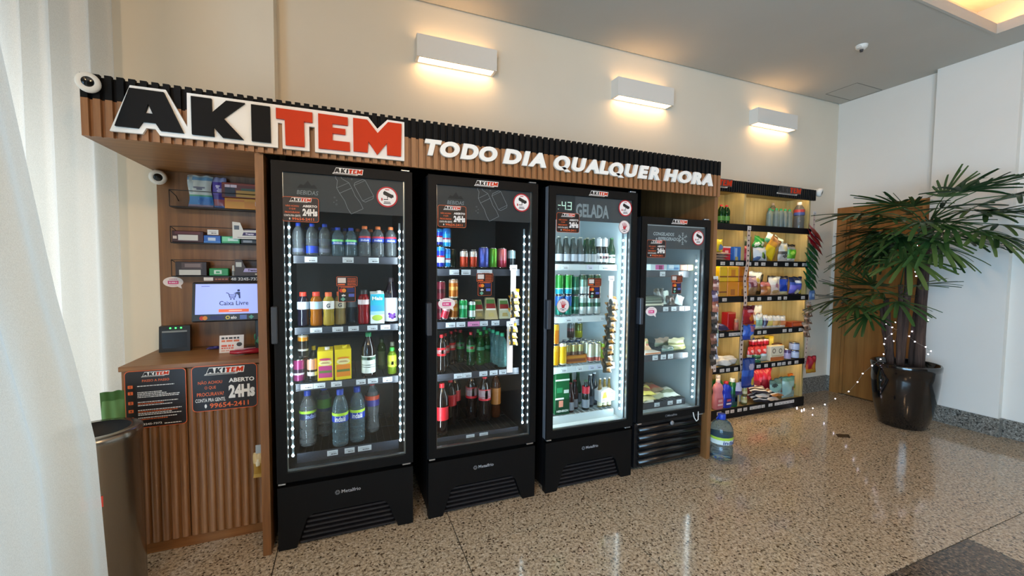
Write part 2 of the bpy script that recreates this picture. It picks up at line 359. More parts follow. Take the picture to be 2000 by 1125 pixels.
# three up-and-down wall lamps
for i, (xa, xb, za, zb) in enumerate(((.50, 1.12, 3.03, 3.192), (2.265, 2.90, 3.033, 3.194), (4.03, 4.65, 3.035, 3.19))):
    L = thing('wall_lamp', ('white box wall lamp above the checkout end of the sign', 'white box wall lamp in the middle of the back wall', 'white box wall lamp nearest the right hand corner')[i], 'lamp', ((xa+xb)/2, YW, (za+zb)/2), 0, 'up and down wall lamps')
    hw, hh, dp = (xb-xa)/2, (zb-za)/2, .105
    m = MB(); m.box(-hw, hw, -dp, -dp+.012, -hh, hh, LAMPW); m.box(-hw, hw, -.012, 0, -hh, hh, LAMPW)
    m.box(-hw, -hw+.02, -dp+.012, -.012, -hh, hh, LAMPW); m.box(hw-.02, hw, -dp+.012, -.012, -hh, hh, LAMPW); m.build('housing', L)
    MB().box(-hw+.02, hw-.02, -dp+.012, -.012, -hh+.008, -hh+.014, LAMP).build('lower_diffuser', L)
    MB().box(-hw+.02, hw-.02, -dp+.012, -.012, hh-.03, hh-.024, LAMPU).build('upper_diffuser', L)

# sheer curtains
def curtain(name, label, ya, ybf, x0, amp, z0, z1, ny, nz, per, seed, flare=0.):
    rnd = random.Random(seed); ph = [rnd.uniform(0, 6.28) for _ in range(4)]
    vs = []; fs = []
    for k in range(nz+1):
        z = z0+(z1-z0)*k/nz; yb = ybf(z)
        for i in range(ny+1):
            u = i/ny; y = ya+(yb-ya)*u; s = u*(per)
            x = x0+amp*(math.sin(2*PI*s+ph[0])*.75+.35*math.sin(2*PI*s*1.73+ph[1]+z*.25)+.12*math.sin(2*PI*s*3.1+ph[2]+z*.5))+flare*(1-z/3.3)*.1
            vs.append((x, y, z))
    for k in range(nz):
        for i in range(ny):
            a = k*(ny+1)+i; fs.append((a, a+1, a+ny+2, a+ny+1))
    m = MB(); m.add(vs, fs, SHEER, True); o = m.build(name)
    return tag(o, label, 'curtain')
curtain('curtain', 'long white sheer curtain hanging in soft folds beside the checkout', 1.55, lambda z: 3.06, -1.228, .062, .015, 3.3, 150, 10, 6.5, 3)
def edge(z):
    P = [(0, 2.035), (.29, 2.0), (.86, 1.95), (1.41, 1.76), (2.05, 1.59), (3.4, 1.25)]
    for (a, b), (c_, d_) in zip(P, P[1:]):
        if z <= c_: return b+(d_-b)*(z-a)/(c_-a)
    return 1.25
curtain('curtain', 'white sheer curtain drawn aside at the left edge, in front of the bin', .35, edge, -.87, .022, .015, 3.3, 90, 24, 5.2, 8)
# ================================================================ shared graphics
_board = [(-0.937, 2.062), (-0.863, 2.266), (-0.737, 2.267), (-0.662, 2.115), (-0.66, 2.267), (-0.313, 2.268), (0.118, 2.269), (0.163, 2.214), (0.214, 2.268), (0.302, 2.267), (0.302, 2.061), (-0.137, 2.061), (-0.137, 2.183), (-0.162, 2.183), (-0.161, 2.062), (-0.28, 2.062), (-0.281, 2.183), (-0.299, 2.183), (-0.3, 2.063), (-0.763, 2.064), (-0.779, 2.09), (-0.81, 2.09), (-0.824, 2.063)]
_let = [
 ('k', [(-0.915, 2.083), (-0.861, 2.251), (-0.741, 2.251), (-0.673, 2.082), (-0.757, 2.082), (-0.774, 2.113), (-0.819, 2.113), (-0.836, 2.083)], [(-0.797, 2.192), (-0.782, 2.151), (-0.81, 2.151)]),
 ('k', [(-0.642, 2.251), (-0.564, 2.251), (-0.564, 2.188), (-0.507, 2.251), (-0.433, 2.251), (-0.519, 2.169), (-0.441, 2.081), (-0.525, 2.081), (-0.559, 2.123), (-0.558, 2.081), (-0.642, 2.081)], None),
 ('k', [(-0.408, 2.25), (-0.33, 2.25), (-0.329, 2.08), (-0.408, 2.08)], None),
 ('o', [(-0.305, 2.249), (-0.146, 2.249), (-0.146, 2.2), (-0.184, 2.2), (-0.183, 2.077), (-0.266, 2.077), (-0.268, 2.2), (-0.305, 2.2)], None),
 ('o', [(-0.12, 2.249), (0.018, 2.248), (0.018, 2.208), (-0.055, 2.208), (-0.055, 2.188), (0.006, 2.188), (0.006, 2.16), (-0.055, 2.16), (-0.055, 2.124), (0.026, 2.124), (0.027, 2.079), (-0.12, 2.078)], None),
 ('o', [(0.043, 2.25), (0.112, 2.25), (0.163, 2.188), (0.216, 2.252), (0.286, 2.252), (0.282, 2.08), (0.211, 2.08), (0.21, 2.142), (0.161, 2.076), (0.117, 2.14), (0.113, 2.082), (0.044, 2.082)], None)]
def keyhole(out, hole):
    i, j = min(((i, j) for i in range(len(out)) for j in range(len(hole))), key=lambda t: math.dist(out[t[0]], hole[t[1]]))
    area2 = lambda p: sum(p[k][0]*p[(k+1) % len(p)][1]-p[(k+1) % len(p)][0]*p[k][1] for k in range(len(p)))
    if area2(out)*area2(hole) > 0: hole = hole[::-1]; j = len(hole)-1-j
    return out[:i+1]+hole[j:]+hole[:j+1]+out[i:]
def logo(mb, x, z, wd, y, dk, og, wh, tagline=True, slant=.18):
    """small printed shop mark: centre x, base z, width"""
    k = wd/1.30
    f = lambda p: [(x+(a+.3175)*k*1.0+(b-2.06)*k*slant, z+(b-2.06)*k*1.15+(.05*k if tagline else 0)) for a, b in p]
    mb.flat(f([(-.94, 2.055), (-.87, 2.275), (.31, 2.275), (.31, 2.055)]), y, wh)
    for c_, p, hl in _let: mb.flat(f(p), y-.0004, dk if c_ == 'k' else og)
    if tagline:
        mb.flat([(x-wd*.52, z), (x+wd*.30, z), (x+wd*.36, z+.055*k), (x-wd*.50, z+.055*k)], y, mat('#c9c6c1', .5))
        mb.flat([(x-wd*.46, z+.016*k), (x+wd*.24, z+.016*k), (x+wd*.26, z+.04*k), (x-wd*.455, z+.04*k)], y-.0003, mat('#5b5755', .5))
INK = mat('#141010', .5); ORT = mat('#e2662f', .5); PRT = mat('#e9e6e2', .5); BRN = mat('#190e0d', .45)
def scribble(mb, x0, x1, z, h, y, m, rnd):
    """a line of print too small to read: broken dashes"""
    x = x0
    while x < x1-h*.4:
        l = min(rnd.uniform(.8, 3.0)*h, x1-x); mb.rect(x, x+l, z, z+h, y, m); x += l+h*.45
def sticker24(w, h, back=BRN):
    """dark rounded notice, base-centre origin, lying in the x-z plane"""
    m = MB(); y = -.0012; r = w*.07
    m.round_rect(-w/2, w/2, 0, h, r, -.0006, 0, ORT); m.round_rect(-w/2+w*.012, w/2-w*.012, w*.012, h-w*.012, r*.85, -.0012, -.0006, back)
    y = -.0016
    logo(m, 0, h*.79, w*.60, y, INK, ORG, PRT)
    s = w/.3
    for t, zz, hh, ww, mm in (('NÃO ACHOU', .60, .070, .36, ORT), ('O QUE', .475, .066, .17, ORT), ('PROCURAVA?', .335, .070, .40, ORT), ('CONTA PRA GENTE.', .205, .070, .45, PRT)):
        m.text(t, -w*.225, h*zz, h*hh*1.15, y, mm, bold=.012, width=w*ww)
    m.text('ABERTO', w*.255, h*.60, h*.095, y, PRT, bold=.035, width=w*.40)
    m.text('24Hs', w*.255, h*.245, h*.30, y, PRT, bold=.05, width=w*.41)
    m.text('99654-2411', w*.06, h*.06, h*.11, y, ORT, bold=.02, width=w*.60)
    m.disc(-w*.30, h*.115, w*.018, h*.045, y, PRT, 10)
    return m
def poster_steps(w, h):
    m = MB(); y = -.0016; r = w*.07; rnd = random.Random(5)
    m.round_rect(-w/2, w/2, 0, h, r, -.0006, 0, ORT); m.round_rect(-w/2+.003, w/2-.003, .003, h-.003, r*.9, -.0012, -.0006, BRN)
    logo(m, 0, h*.885, w*.45, y, INK, ORG, PRT)
    m.text('PASSO A PASSO', 0, h*.80, h*.042, y, ORT, bold=.015, width=w*.44)
    for i, (zz, n) in enumerate(((.73, 1), (.62, 4), (.45, 3), (.31, 4), (.175, 2))):
        m.round_rect(-w*.45, -w*.37, h*(zz-.03), h*(zz+.025), h*.008, y-.0002, y, ORT); m.text(str(i+1), -w*.41, h*(zz-.02), h*.035, y-.0004, INK, bold=.02)
        for q in range(n): scribble(m, -w*.30, w*rnd.uniform(.1, .42), h*(zz-.005-q*.028), h*.014, y, ORT if (q == 1 and i != 1) else PRT, rnd)
    m.text('48 3245-7372', -w*.12, h*.045, h*.035, y, PRT, bold=.02, width=w*.4)
    scribble(m, w*.12, w*.4, h*.04, h*.014, y, PRT, rnd)
    return m
def cctv(d):
    m = MB(); R_ = d/2; y = -.0012; RED = mat('#b3202a', .5)
    m.disc(0, R_, R_, R_, -.0006, RED, 28); m.disc(0, R_, R_*.86, R_*.86, y, mat('#efe9e6', .5), 28)
    f = lambda p: [(a*R_, R_+b*R_) for a, b in p]
    m.flat(f([(-.38, .42), (-.26, .58), (.52, .22), (.58, .02), (.40, -.12), (-.36, .22)]), y-.0004, INK); m.flat(f([(.42, .02), (.62, -.02), (.58, .22), (.5, .28)]), y-.0005, INK)
    m.flat(f([(-.02, .06), (.1, .0), (.02, -.2), (-.34, -.22), (-.34, -.3), (.1, -.28)]), y-.0004, INK); m.flat(f([(-.56, -.12), (-.46, -.12), (-.4, -.34), (-.56, -.4)]), y-.0004, RED)
    m.flat(f([(-.2, .74), (.2, .74), (.2, .66), (-.2, .66)]), y-.0004, RED)
    m.flat(f([(-.3, -.46), (.3, -.46), (.3, -.53), (-.3, -.53)]), y-.0004, INK); m.flat(f([(-.36, -.6), (.36, -.6), (.34, -.67), (-.34, -.67)]), y-.0004, INK)
    return m
def stop_hand(d):
    m = MB(); R_ = d/2; y = -.0012; RED = mat('#b5303a', .5)
    m.disc(0, R_, R_, R_, -.0006, mat('#8a6a66', .5), 26); m.disc(0, R_, R_*.92, R_*.92, y, mat('#eadfdd', .5), 26)
    f = lambda p: [(a*R_, R_+b*R_) for a, b in p]
    m.flat(f([(-.22, .1), (.22, .1), (.3, -.02), (.2, -.3), (-.12, -.34), (-.26, -.1)]), y-.0004, RED)
    for a, l, x in ((-18, .52, -.2), (-5, .62, -.06), (6, .58, .08), (18, .46, .2)):
        sa, ca = math.sin(rad(a)), math.cos(rad(a)); b0 = .05
        m.flat(f([(x-.055, b0), (x+.055, b0), (x+.045+sa*l, b0+ca*l), (x-.045+sa*l, b0+ca*l)]), y-.0005, RED)
    m.flat(f([(.2, -.15), (.28, -.02), (.52, .2), (.44, .26), (.2, .05)]), y-.0005, RED)
    m.stroke(f([(-.5, -.5), (-.2, -.36), (.2, -.36), (.5, -.5)]), R_*.06, y-.0004, INK); m.flat(f([(-.25, -.55), (.25, -.55), (.2, -.66), (-.2, -.66)]), y-.0004, INK)
    return m
def payment(w, h):
    m = MB(); y = -.0014; rnd = random.Random(2)
    m.round_rect(-w/2, w/2, h*.62, h, w*.06, -.0006, 0, ORT); m.round_rect(-w*.485, w*.485, h*.63, h*.99, w*.05, -.001, -.0006, BRN)
    m.round_rect(-w*.42, w*.40, 0, h*.61, w*.06, -.0006, 0, ORT); m.round_rect(-w*.405, w*.385, h*.01, h*.60, w*.05, -.001, -.0006, BRN)
    m.rect(-w*.44, -w*.06, h*.75, h*.95, y, mat('#d9cdc6', .5)); m.rect(-w*.44, -w*.1, h*.665, h*.71, y, ORT)
    for k in range(5): scribble(m, .02*w, w*.43, h*(.67+k*.06), h*.022, y, ORT, rnd)
    m.disc(-w*.27, h*.45, w*.1, w*.1, y, mat('#c8331f', .5), 16); m.disc(-w*.15, h*.45, w*.1, w*.1, y-.0002, mat('#e08a2a', .5), 16)
    m.rect(.0, w*.34, h*.38, h*.55, y, mat('#17225e', .5)); m.text('elo', -w*.17, h*.22, h*.09, y, PRT, bold=.05); m.rect(w*.07, w*.34, h*.2, h*.32, y, mat('#5060b4', .5))
    m.flat([(-w*.2, h*.02), (-w*.08, h*.11), (-w*.2, h*.2), (-w*.32, h*.11)], y, mat('#5fa08c', .5))
    scribble(m, -w*.3, w*.3, h*.565, h*.02, y, ORT, rnd)
    return m
def bubble(w, h):
    m = MB(); y = -.0012; PK = mat('#d8317c', .5)
    m.disc(0, h/2, w/2, h/2, -.0006, mat('#efe2e0', .5), 26); m.flat([(w*.15, h*.1), (w*.38, h*.16), (w*.42, -h*.16)], -.0005, mat('#efe2e0', .5))
    m.rect(-w*.26, w*.26, h*.30, h*.62, y, PK); scribble(m, -w*.2, w*.2, h*.4, h*.12, y-.0003, mat('#f6d3e2', .5), random.Random(1))
    scribble(m, -w*.2, w*.2, h*.74, h*.06, y, mat('#c46a8a', .5), random.Random(3)); scribble(m, -w*.18, w*.18, h*.18, h*.05, y, mat('#c46a8a', .5), random.Random(4))
    return m
def price(w=.042, h=.026, c='#d5dde6'):
    k = ('price', w, h, c)
    if k not in _T:
        m = MB(); m.box(-w/2, w/2, -.0015, 0, 0, h, mat(c, .5)); rnd = random.Random(int(w*1e4)); G = mat('#3a3d44', .6)
        scribble(m, -w*.32, w*.3, h*.60, h*.08, -.002, mat('#8b9098', .6), rnd); scribble(m, -w*.15, w*.36, h*.24, h*.16, -.002, G, rnd)
        _T[k] = m.mesh('price_tag')
    return _T[k]

# ================================================================ kiosk frame
XL, XRt, YF = -1.044, 2.642, 2.343
ko = (.8, 2.8, 0)
kf = thing('kiosk_frame', 'walnut kiosk frame with slatted black and wood header carrying the big sign', 'kiosk', ko)
fa = MB(); fa.box(XL, XRt, YF+.018, YF+.034, 2.039, 2.195, SLATW); fa.box(XL, XRt, YF+.018, YF+.034, 2.195, 2.292, BLKM)
fas = fa.build('fascia', kf, org=ko)
sl = MB(); sl.box(-.012, .012, 0, .018, 2.036, 2.195, SLATW); sl.box(-.012, .012, 0, .018, 2.195, 2.298, BLKM); sme = sl.mesh('slat')
n = 91; pt = (XRt-XL)/n
for i in range(n): put('slat', sme, fas, (XL+pt*(i+.5)-ko[0], YF-ko[1], 0))
MB().box(XL, -.407, YF+.034, 3.085, 2.27, 2.292, BLKM).box(-.407, XRt, YF+.034, 3.242, 2.27, 2.292, BLKM).build('top_panel', kf, org=ko)
MB().box(XL, XL+.018, YF+.034, 3.07, 2.039, 2.27, WOOD).build('end_cap', kf, org=ko)
MB().box(XL+.018, -.407, YF+.034, 3.07, 2.039, 2.057, WOODX).build('soffit', kf, org=ko)
MB().box(-.407, -.370, 2.365, 3.235, 0, 2.039, WOOD).build('side_panel', kf, org=ko)
MB().box(2.606, XRt, 2.378, 3.235, 2.039, 2.27, WOOD).box(2.606, XRt, 2.365, 3.235, 0, 2.039, WOOD).build('side_panel', kf, org=ko)
MB().box(-.370, 2.606, 3.215, 3.235, 0, 2.27, BLKM).build('rear_shade_sheet', kf, org=ko)  # added black sheet standing in for the shade behind the fridges
MB().box(-1.03, -.407, 3.07, 3.088, .982, 2.039, WOOD).build('back_panel', kf, org=ko)
# sign
sb = MB().prism(_board, 2.328, 2.342, WHT).build('sign_board', kf, org=ko)
for c_, p, hl in _let:
    m = MB().prism(keyhole(p, hl) if hl else p, 2.314, 2.328, mat('#0b0b0c', .65, spec=.2) if c_ == 'k' else ORG); m.build('letter', sb, org=ko)
# slogan
sg = fas
for wd, xa, xb in (('TODO', .411, .838), ('DIA', .872, 1.154), ('QUALQUER', 1.214, 2.045), ('HORA', 2.086, 2.538)):
    # each letter on its own, spaced as the word is
    tot = []; x = 0
    for q_, ch in enumerate(wd):
        v, f, a0, a1, b0, b1 = text_geo(ch, .06, .2); x -= .13 if q_ and ch == 'A' else 0; tot.append((ch, x, a1-a0)); x += (a1-a0)+.02-{'T': .10, 'A': .04}.get(ch, 0)
    k = (xb-xa)/(x-.02)
    for ch, px, wch in tot:
        hgt = .088 if ch != 'Q' else .098
        m = MB().text(ch, xa+px*k, 2.106-(.010 if ch == 'Q' else 0), hgt, YF-.016, WHT, bold=.06, shear=.2, width=wch*k, align='l', depth=.016)
        m.build('letter', sg, org=ko)
# round sticker on the checkout's back panel
s_ = bubble(.10, .062).build('sticker', kf, (-.965-ko[0], 3.069-ko[1], 1.352))

# ================================================================ checkout cabinet
co = (-.72, 2.83, 0)
cb = thing('checkout_cabinet', 'walnut checkout cabinet with fluted doors and two dark notices', 'cabinet', co)
cr = MB(); cr.box(-1.042, -1.024, 2.61, 3.068, 0, .955, WOOD); cr.box(-.428, -.410, 2.61, 3.068, 0, .955, WOOD); cr.box(-1.024, -.428, 2.62, 3.068, .05, .07, WOOD); cr.box(-1.024, -.428, 3.05, 3.068, .07, .955, WOOD)
cr.box(-1.036, -.412, 2.60, 2.62, 0, .052, WOODX); cr.build('carcass', cb, org=co)
MB().rbox(-1.046, -.409, 2.588, 3.068, .955, .98, WOODX, .002).build('top', cb, org=co)
fl_ = MB(); q = 7
pr = [(.0175*math.cos(PI*i/q), -.013*math.sin(PI*i/q)) for i in range(q+1)]
vs = [(a, b, z) for z in (.056, .95) for a, b in pr]; fl_.add(vs, [(i+1, i, i+q+1, i+q+2) for i in range(q)]+[tuple(range(q, -1, -1))], WOOD, True); fme = fl_.mesh('flute')
for xa, xb, nn in ((-1.022, -.777, 6), (-.773, -.428, 9)):
    dm = MB().box(xa, xb, 2.602, 2.618, .054, .952, WOOD).build('door', cb, org=co); p_ = (xb-xa)/nn
    for i in range(nn): put('flute', fme, dm, (xa+p_*(i+.5)-co[0], 2.602-co[1], 0))
m = sticker24(.295, .242); o = m.build('notice', cb, (-.603-co[0], 2.588-co[1], .716)); o['label'] = 'dark notice reading aberto 24Hs'
m = poster_steps(.25, .292); o = m.build('notice', cb, (-.898-co[0], 2.588-co[1], .664)); o['label'] = 'dark notice with five numbered steps'
# ================================================================ glass-door fridges
YD = 2.371
LEDC = (.80, .93, 1.0)
LED = mat('#e4f6ff', .4, emit=22.); LEDB = mat('#7f8d94', .4, emit=.05)
PRINT = mat('#313439', .5); LINEART = mat('#8f949a', .6); FROST = mat('#c4ccd0', .5)
_st = {'24': sticker24(.168, .125).mesh('notice_sticker'), 'cctv': cctv(.112).mesh('camera_sticker'), 'hand': stop_hand(.094).mesh('hand_sticker'), 'pay': payment(.104, .135).mesh('payment_sticker'), 'oval': bubble(.1, .066).mesh('speech_sticker')}
m = MB(); logo(m, 0, 0, .148, 0, INK, ORG, PRT); _st['logo'] = m.mesh('logo_sticker')
def bottle_art(mb, y):
    """outline drawing of a bottle and a can, printed on the header"""
    L = LINEART; wd = .0022
    B = [(-.022, .018), (-.03, .005), (-.024, -.006), (-.022, -.03), (-.045, -.07), (-.04, -.14), (-.055, -.185), (-.03, -.20)]
    a = rad(28); rt_ = lambda p, ox, oz: [(ox+x*math.cos(a)-z*math.sin(a), oz+x*math.sin(a)+z*math.cos(a)) for x, z in p]
    lf = [(-.012, 0), (-.014, -.012), (-.012, -.022), (-.034, -.055), (-.034, -.085), (-.030, -.13), (-.036, -.17), (-.034, -.205)]
    r_ = [(-x, z) for x, z in lf]
    mb.stroke(rt_(lf, -.07, .095), wd, y, L); mb.stroke(rt_(r_, -.07, .095), wd, y, L); mb.stroke(rt_([lf[0], r_[0]], -.07, .095), wd, y, L)
    mb.stroke(rt_([lf[4], r_[4]], -.07, .095), wd, y, L); mb.stroke(rt_([lf[3], r_[3]], -.07, .095), wd*.8, y, L); mb.stroke(rt_([lf[7], r_[7]], -.07, .095), wd, y, L)
    can = [(-.032, -.01), (-.022, 0), (.022, 0), (.032, -.01), (.032, -.10), (.022, -.112), (-.022, -.112), (-.032, -.10), (-.032, -.01)]
    mb.stroke(rt_(can, .035, .075), wd, y, L); mb.stroke(rt_([can[0], can[3]], .035, .075), wd*.8, y, L); mb.stroke(rt_([can[7], can[4]], .035, .075), wd*.8, y, L)
    for x, z, r in ((-.085, -.02, .004), (-.075, -.035, .003), (-.088, -.045, .0025), (-.076, -.055, .004), (-.02, .09, .003), (.0, .082, .004)): mb.ring(x, z, r-.0008, r, y, L, 10)

def fridge(label, xc, hw, H, kind, shelves, rails, tags, lit):
    """kind: dark / white / short. shelves: heights of the price-rail tops (product level)"""
    F = thing('display_fridge', label, 'fridge', (xc, YD, 0), 0)
    BK = mat('#08080a', .5, spec=.25)
    LIN = {'dark': mat('#0c0d10', .55), 'white': mat('#dfe9ea', .45), 'short': mat('#7f8a8c', .4)}[kind]
    zb, zt = (.362, H) if kind != 'short' else (.372, H)
    gx0, gx1 = -hw+.048, hw-.040; gz0, gz1 = zb+.05, H-.052
    dp = .72
    c = MB(); c.box(-hw, -hw+.035, .055, dp, .03, H, BK); c.box(hw-.035, hw, .055, dp, .03, H, BK); c.box(-hw+.035, hw-.035, dp-.03, dp, .03, H, BK)
    c.box(-hw+.035, hw-.035, .055, dp-.03, H-.04, H, BK); c.box(-hw+.035, hw-.035, .055, dp-.03, zb-.03, zb+.03, BK)
    for sx in (-1, 1): c.box(sx*(hw-.05)-.02, sx*(hw-.05)+.02, .09, .13, 0, .03, mat('#6c6e72', .4, .8))
    c.build('cabinet', F)
    l = MB(); l.box(-hw+.035, -hw+.04, .06, dp-.03, zb+.03, H-.04, LIN); l.box(hw-.04, hw-.035, .06, dp-.03, zb+.03, H-.04, LIN); l.box(-hw+.04, hw-.04, dp-.036, dp-.03, zb+.03, H-.04, LIN)
    l.box(-hw+.04, hw-.04, .06, dp-.036, zb+.03, zb+.036, LIN); l.box(-hw+.04, hw-.04, .06, dp-.036, H-.046, H-.04, LIN); l.build('liner', F)
    # toe panel with louvres
    if kind != 'short':
        a, top = .168, zb-.026
        p = [(-hw, 0), (-hw+.085, 0), (-hw+.135, a-.02), (-hw+.165, a), (hw-.165, a), (hw-.135, a-.03), (hw-.085, .0), (hw, 0), (hw, top), (-hw, top)]
        tp = MB().prism(p, .004, .05, mat('#080809', .55, spec=.2)).build('toe_panel', F)
        MB().box(-hw+.085, hw-.085, .052, .056, .01, a, mat('#08080a', .7)).build('louvre_backing', F)
        for k in range(6):
            z = .012+k*.026; ins = .085+.05*(z/(a-.02)); MB().box(-hw+ins+.012, hw-ins-.012, .02, .048, z, z+.011, mat('#202024', .4)).build('louvre', tp)
        lg = MB()
        for t in range(6):
            an = rad(60*t); lg.stroke([(-.058+.004*math.cos(an), .262+.004*math.sin(an)), (-.058+.012*math.cos(an), .262+.012*math.sin(an))], .003, .002, GREY)
        lg.ring(-.058, .262, .0105, .0125, .002, GREY, 14); lg.text('Metalfrio', -.038, .254, .019, .002, mat('#a7aab0', .5), bold=.01, width=.098, align='l'); lg.build('maker_mark', tp)
    else:
        tp = MB().box(-hw, hw, .03, .055, .03, zb-.015, mat('#121215', .35)).build('toe_panel', F)
        for k in range(5):
            z = .045+k*.06; pr = [(-.030*math.sin(PI*i/5), .026*(1-math.cos(PI*i/5))) for i in range(6)]
            vs = [(x, .03+a, z+b) for x in (-hw+.03, hw-.03) for a, b in pr]; MB().add(vs, [(i, i+1, i+7, i+6) for i in range(5)]+[(0, 5, 4, 3, 2, 1), (6, 7, 8, 9, 10, 11)], mat('#0d0d0f', .25), True).build('louvre', tp)
        MB().lathe([(.001, 0), (.016, 0), (.016, .008), (.001, .008)], GREY, 12).build('thermostat_knob', tp).matrix_local = Matrix.Translation((0, .004, .335)) @ Matrix.Rotation(PI/2, 4, 'X')
        lg = MB(); lg.text('Metalfrio', 0, zb+.016, .016, -.001, GREY, bold=.01, width=.09); lg.ring(-.058, zb+.024, .007, .009, -.001, GREY, 12); lg.build('maker_mark', F)
        MB().tube([(.20, -.004, zb+.02), (.205, -.012, zb-.02), (.225, -.014, zb-.048), (.245, -.012, zb-.04), (.252, -.004, zb+.02)], .0035, WHT, 6).build('cord_loop', F)
    # door
    d = MB(); FR = mat('#09090a', .55, spec=.2)
    d.box(-hw, gx0, 0, .045, zb, H, FR); d.box(gx1, hw, 0, .045, zb, H, FR); d.box(gx0, gx1, 0, .045, zb, gz0, FR); d.box(gx0, gx1, 0, .045, gz1, H, FR)
    D = d.build('door', F)
    t = MB(); s_ = .008; y0, y1 = .012, .03
    t.box(gx1-s_, gx1, y0, y1, gz0, gz1, SILV); t.box(gx0, gx1-s_, y0, y1, gz0, gz0+s_, SILV); t.box(gx0, gx0+.004, y0, y1, gz0+s_, gz1, SILV)
    if kind == 'short': t.box(gx0, gx1, y0, y1, gz1-s_, gz1, SILV)
    t.build('trim', D)
    if xc > .1: MB().box(-hw-.002, -hw, .016, .05, zb, H-.004, mat('#8d8f96' if kind == 'white' else '#2c2d31', .4, .5)).build('edge_strip', D)
    MB().box(gx0, gx1, .006, .010, gz0, gz1, GLASS).build('glass', D)
    # printed header band behind the glass
    zh0 = {'dark': 1.770, 'white': 1.80, 'short': 1.635}[kind]
    m = MB(); m.box(gx0+.004, gx1-s_, .013, .0145, zh0, gz1, PRINT); y = .0124
    if kind == 'dark':
        m.text('BEBIDAS', -.182, 1.852, .022, y, LINEART, bold=.01, shear=.15, width=.10); mm = MB(); bottle_art(mm, y); m.add([(a+.03, b, z+1.868) for a, b, z in mm.v], mm.f, LINEART)
        m.flat([(-.23, 1.885), (-.135, 1.885), (-.15, 1.905), (-.165, 1.90), (-.18, 1.925), (-.2, 1.90), (-.215, 1.905)], y, mat('#1c1d20', .6))
    elif kind == 'white':
        m.text('GELADA', -.012, 1.824, .09, y, mat('#8f989c', .5), bold=.035, width=.258)
    else:
        m.text('CONGELADOS', -.115, 1.728, .024, y, FROST, bold=.012, shear=.15, width=.19); m.text('e REFRIGERADOS', -.075, 1.694, .024, y, FROST, bold=.012, shear=.15, width=.225)
        for t_ in range(6):
            an = rad(60*t_+30); ca, sa = math.cos(an), math.sin(an); ox, oz = .062, 1.712
            m.stroke([(ox, oz), (ox+.045*ca, oz+.045*sa)], .003, y, FROST)
            for q in (.5, .8):
                for sg_ in (-1, 1):
                    bn = an+sg_*rad(50); m.stroke([(ox+.045*q*ca, oz+.045*q*sa), (ox+.045*q*ca+.013*math.cos(bn), oz+.045*q*sa+.013*math.sin(bn))], .0025, y, FROST)
    m.build('header_print', D)
    if kind == 'white':
        dg = MB(); DIG = mat('#c9e6d4', .4, emit=.7)
        segs = {'4': 'bcfg', '3': 'abcdg'}; ox = -.247
        for ch in '43':
            w_, h_ = .030, .052; z0 = 1.866
            S = {'a': (0, w_, h_-.005, h_), 'g': (0, w_, h_/2-.0025, h_/2+.0025), 'd': (0, w_, 0, .005), 'f': (0, .005, h_/2, h_), 'e': (0, .005, 0, h_/2), 'b': (w_-.005, w_, h_/2, h_), 'c': (w_-.005, w_, 0, h_/2)}
            for q in segs[ch]: a, b_, c_, e_ = S[q]; dg.rect(ox+a, ox+b_, z0+c_, z0+e_, .0122, DIG)
            ox += .043
        dg.rect(-.212, -.208, 1.866, 1.871, .0122, DIG); dg.rect(-.275, -.254, 1.89, 1.895, .0122, DIG); dg.disc(-.272, 1.868, .003, .003, .0122, DIG, 8)
        dg.build('temperature_display', D)
    # handle, hinges
    MB().rbox(-hw-.010, -hw+.018, -.016, .03, 1.092, 1.282, mat('#3a3d44', .4), .004).build('handle', D)
    for z in (zb-.012, H+.002): MB().rbox(hw-.06, hw-.012, .002, .03, z, z+.010, mat('#c9cbce', .3, .9), .003).build('hinge', F)
    MB().rbox(-hw+.004, -hw+.04, .0, .02, zb-.012, zb-.004, mat('#c9cbce', .3, .9), .002).build('hinge', F)
    # stickers on the glass
    for kx, sx, sz, fr in tags['stick']: put({'24': 'notice_sticker', 'cctv': 'camera_sticker', 'hand': 'hand_sticker', 'pay': 'payment_sticker', 'oval': 'speech_sticker', 'logo': 'logo_sticker'}[kx], _st[kx], D, (sx-xc, -.0005 if fr else .0055, sz))
    # shelves
    PL = {'dark': mat('#3b3f49', .35), 'white': mat('#cfdcde', .35), 'short': mat('#3a3d42', .4)}[kind]; WR = {'dark': mat('#101114', .5), 'white': mat('#cdd6d8', .4), 'short': mat('#4a4e52', .4)}[kind]
    for k, zs in enumerate(shelves):
        s = MB(); xa, xb = -hw+.08, hw-.065
        for i in range(15): x = xa+(xb-xa)*i/14; s.box(x-.002, x+.002, .14, .64, zs-.006, zs-.002, WR)
        for yy in (.15, .4, .63): s.box(xa, xb, yy-.003, yy+.003, zs-.012, zs-.006, WR)
        so = s.build('shelf', F)
        rh = rails[k]; ro = MB().box(xa, xb, .134, .138, zs-rh, zs-.001, PL).box(xa, xb, .128, .134, zs-rh, zs-rh+.004, PL).build('price_rail', so)
        for (tx, tw, tc) in tags['price'][k]: put('price_tag', price(tw, rh*.72 if k < 3 else .03, tc), so, (tx-xc, .1335, zs-rh*.86 if k < 3 else zs-.038))
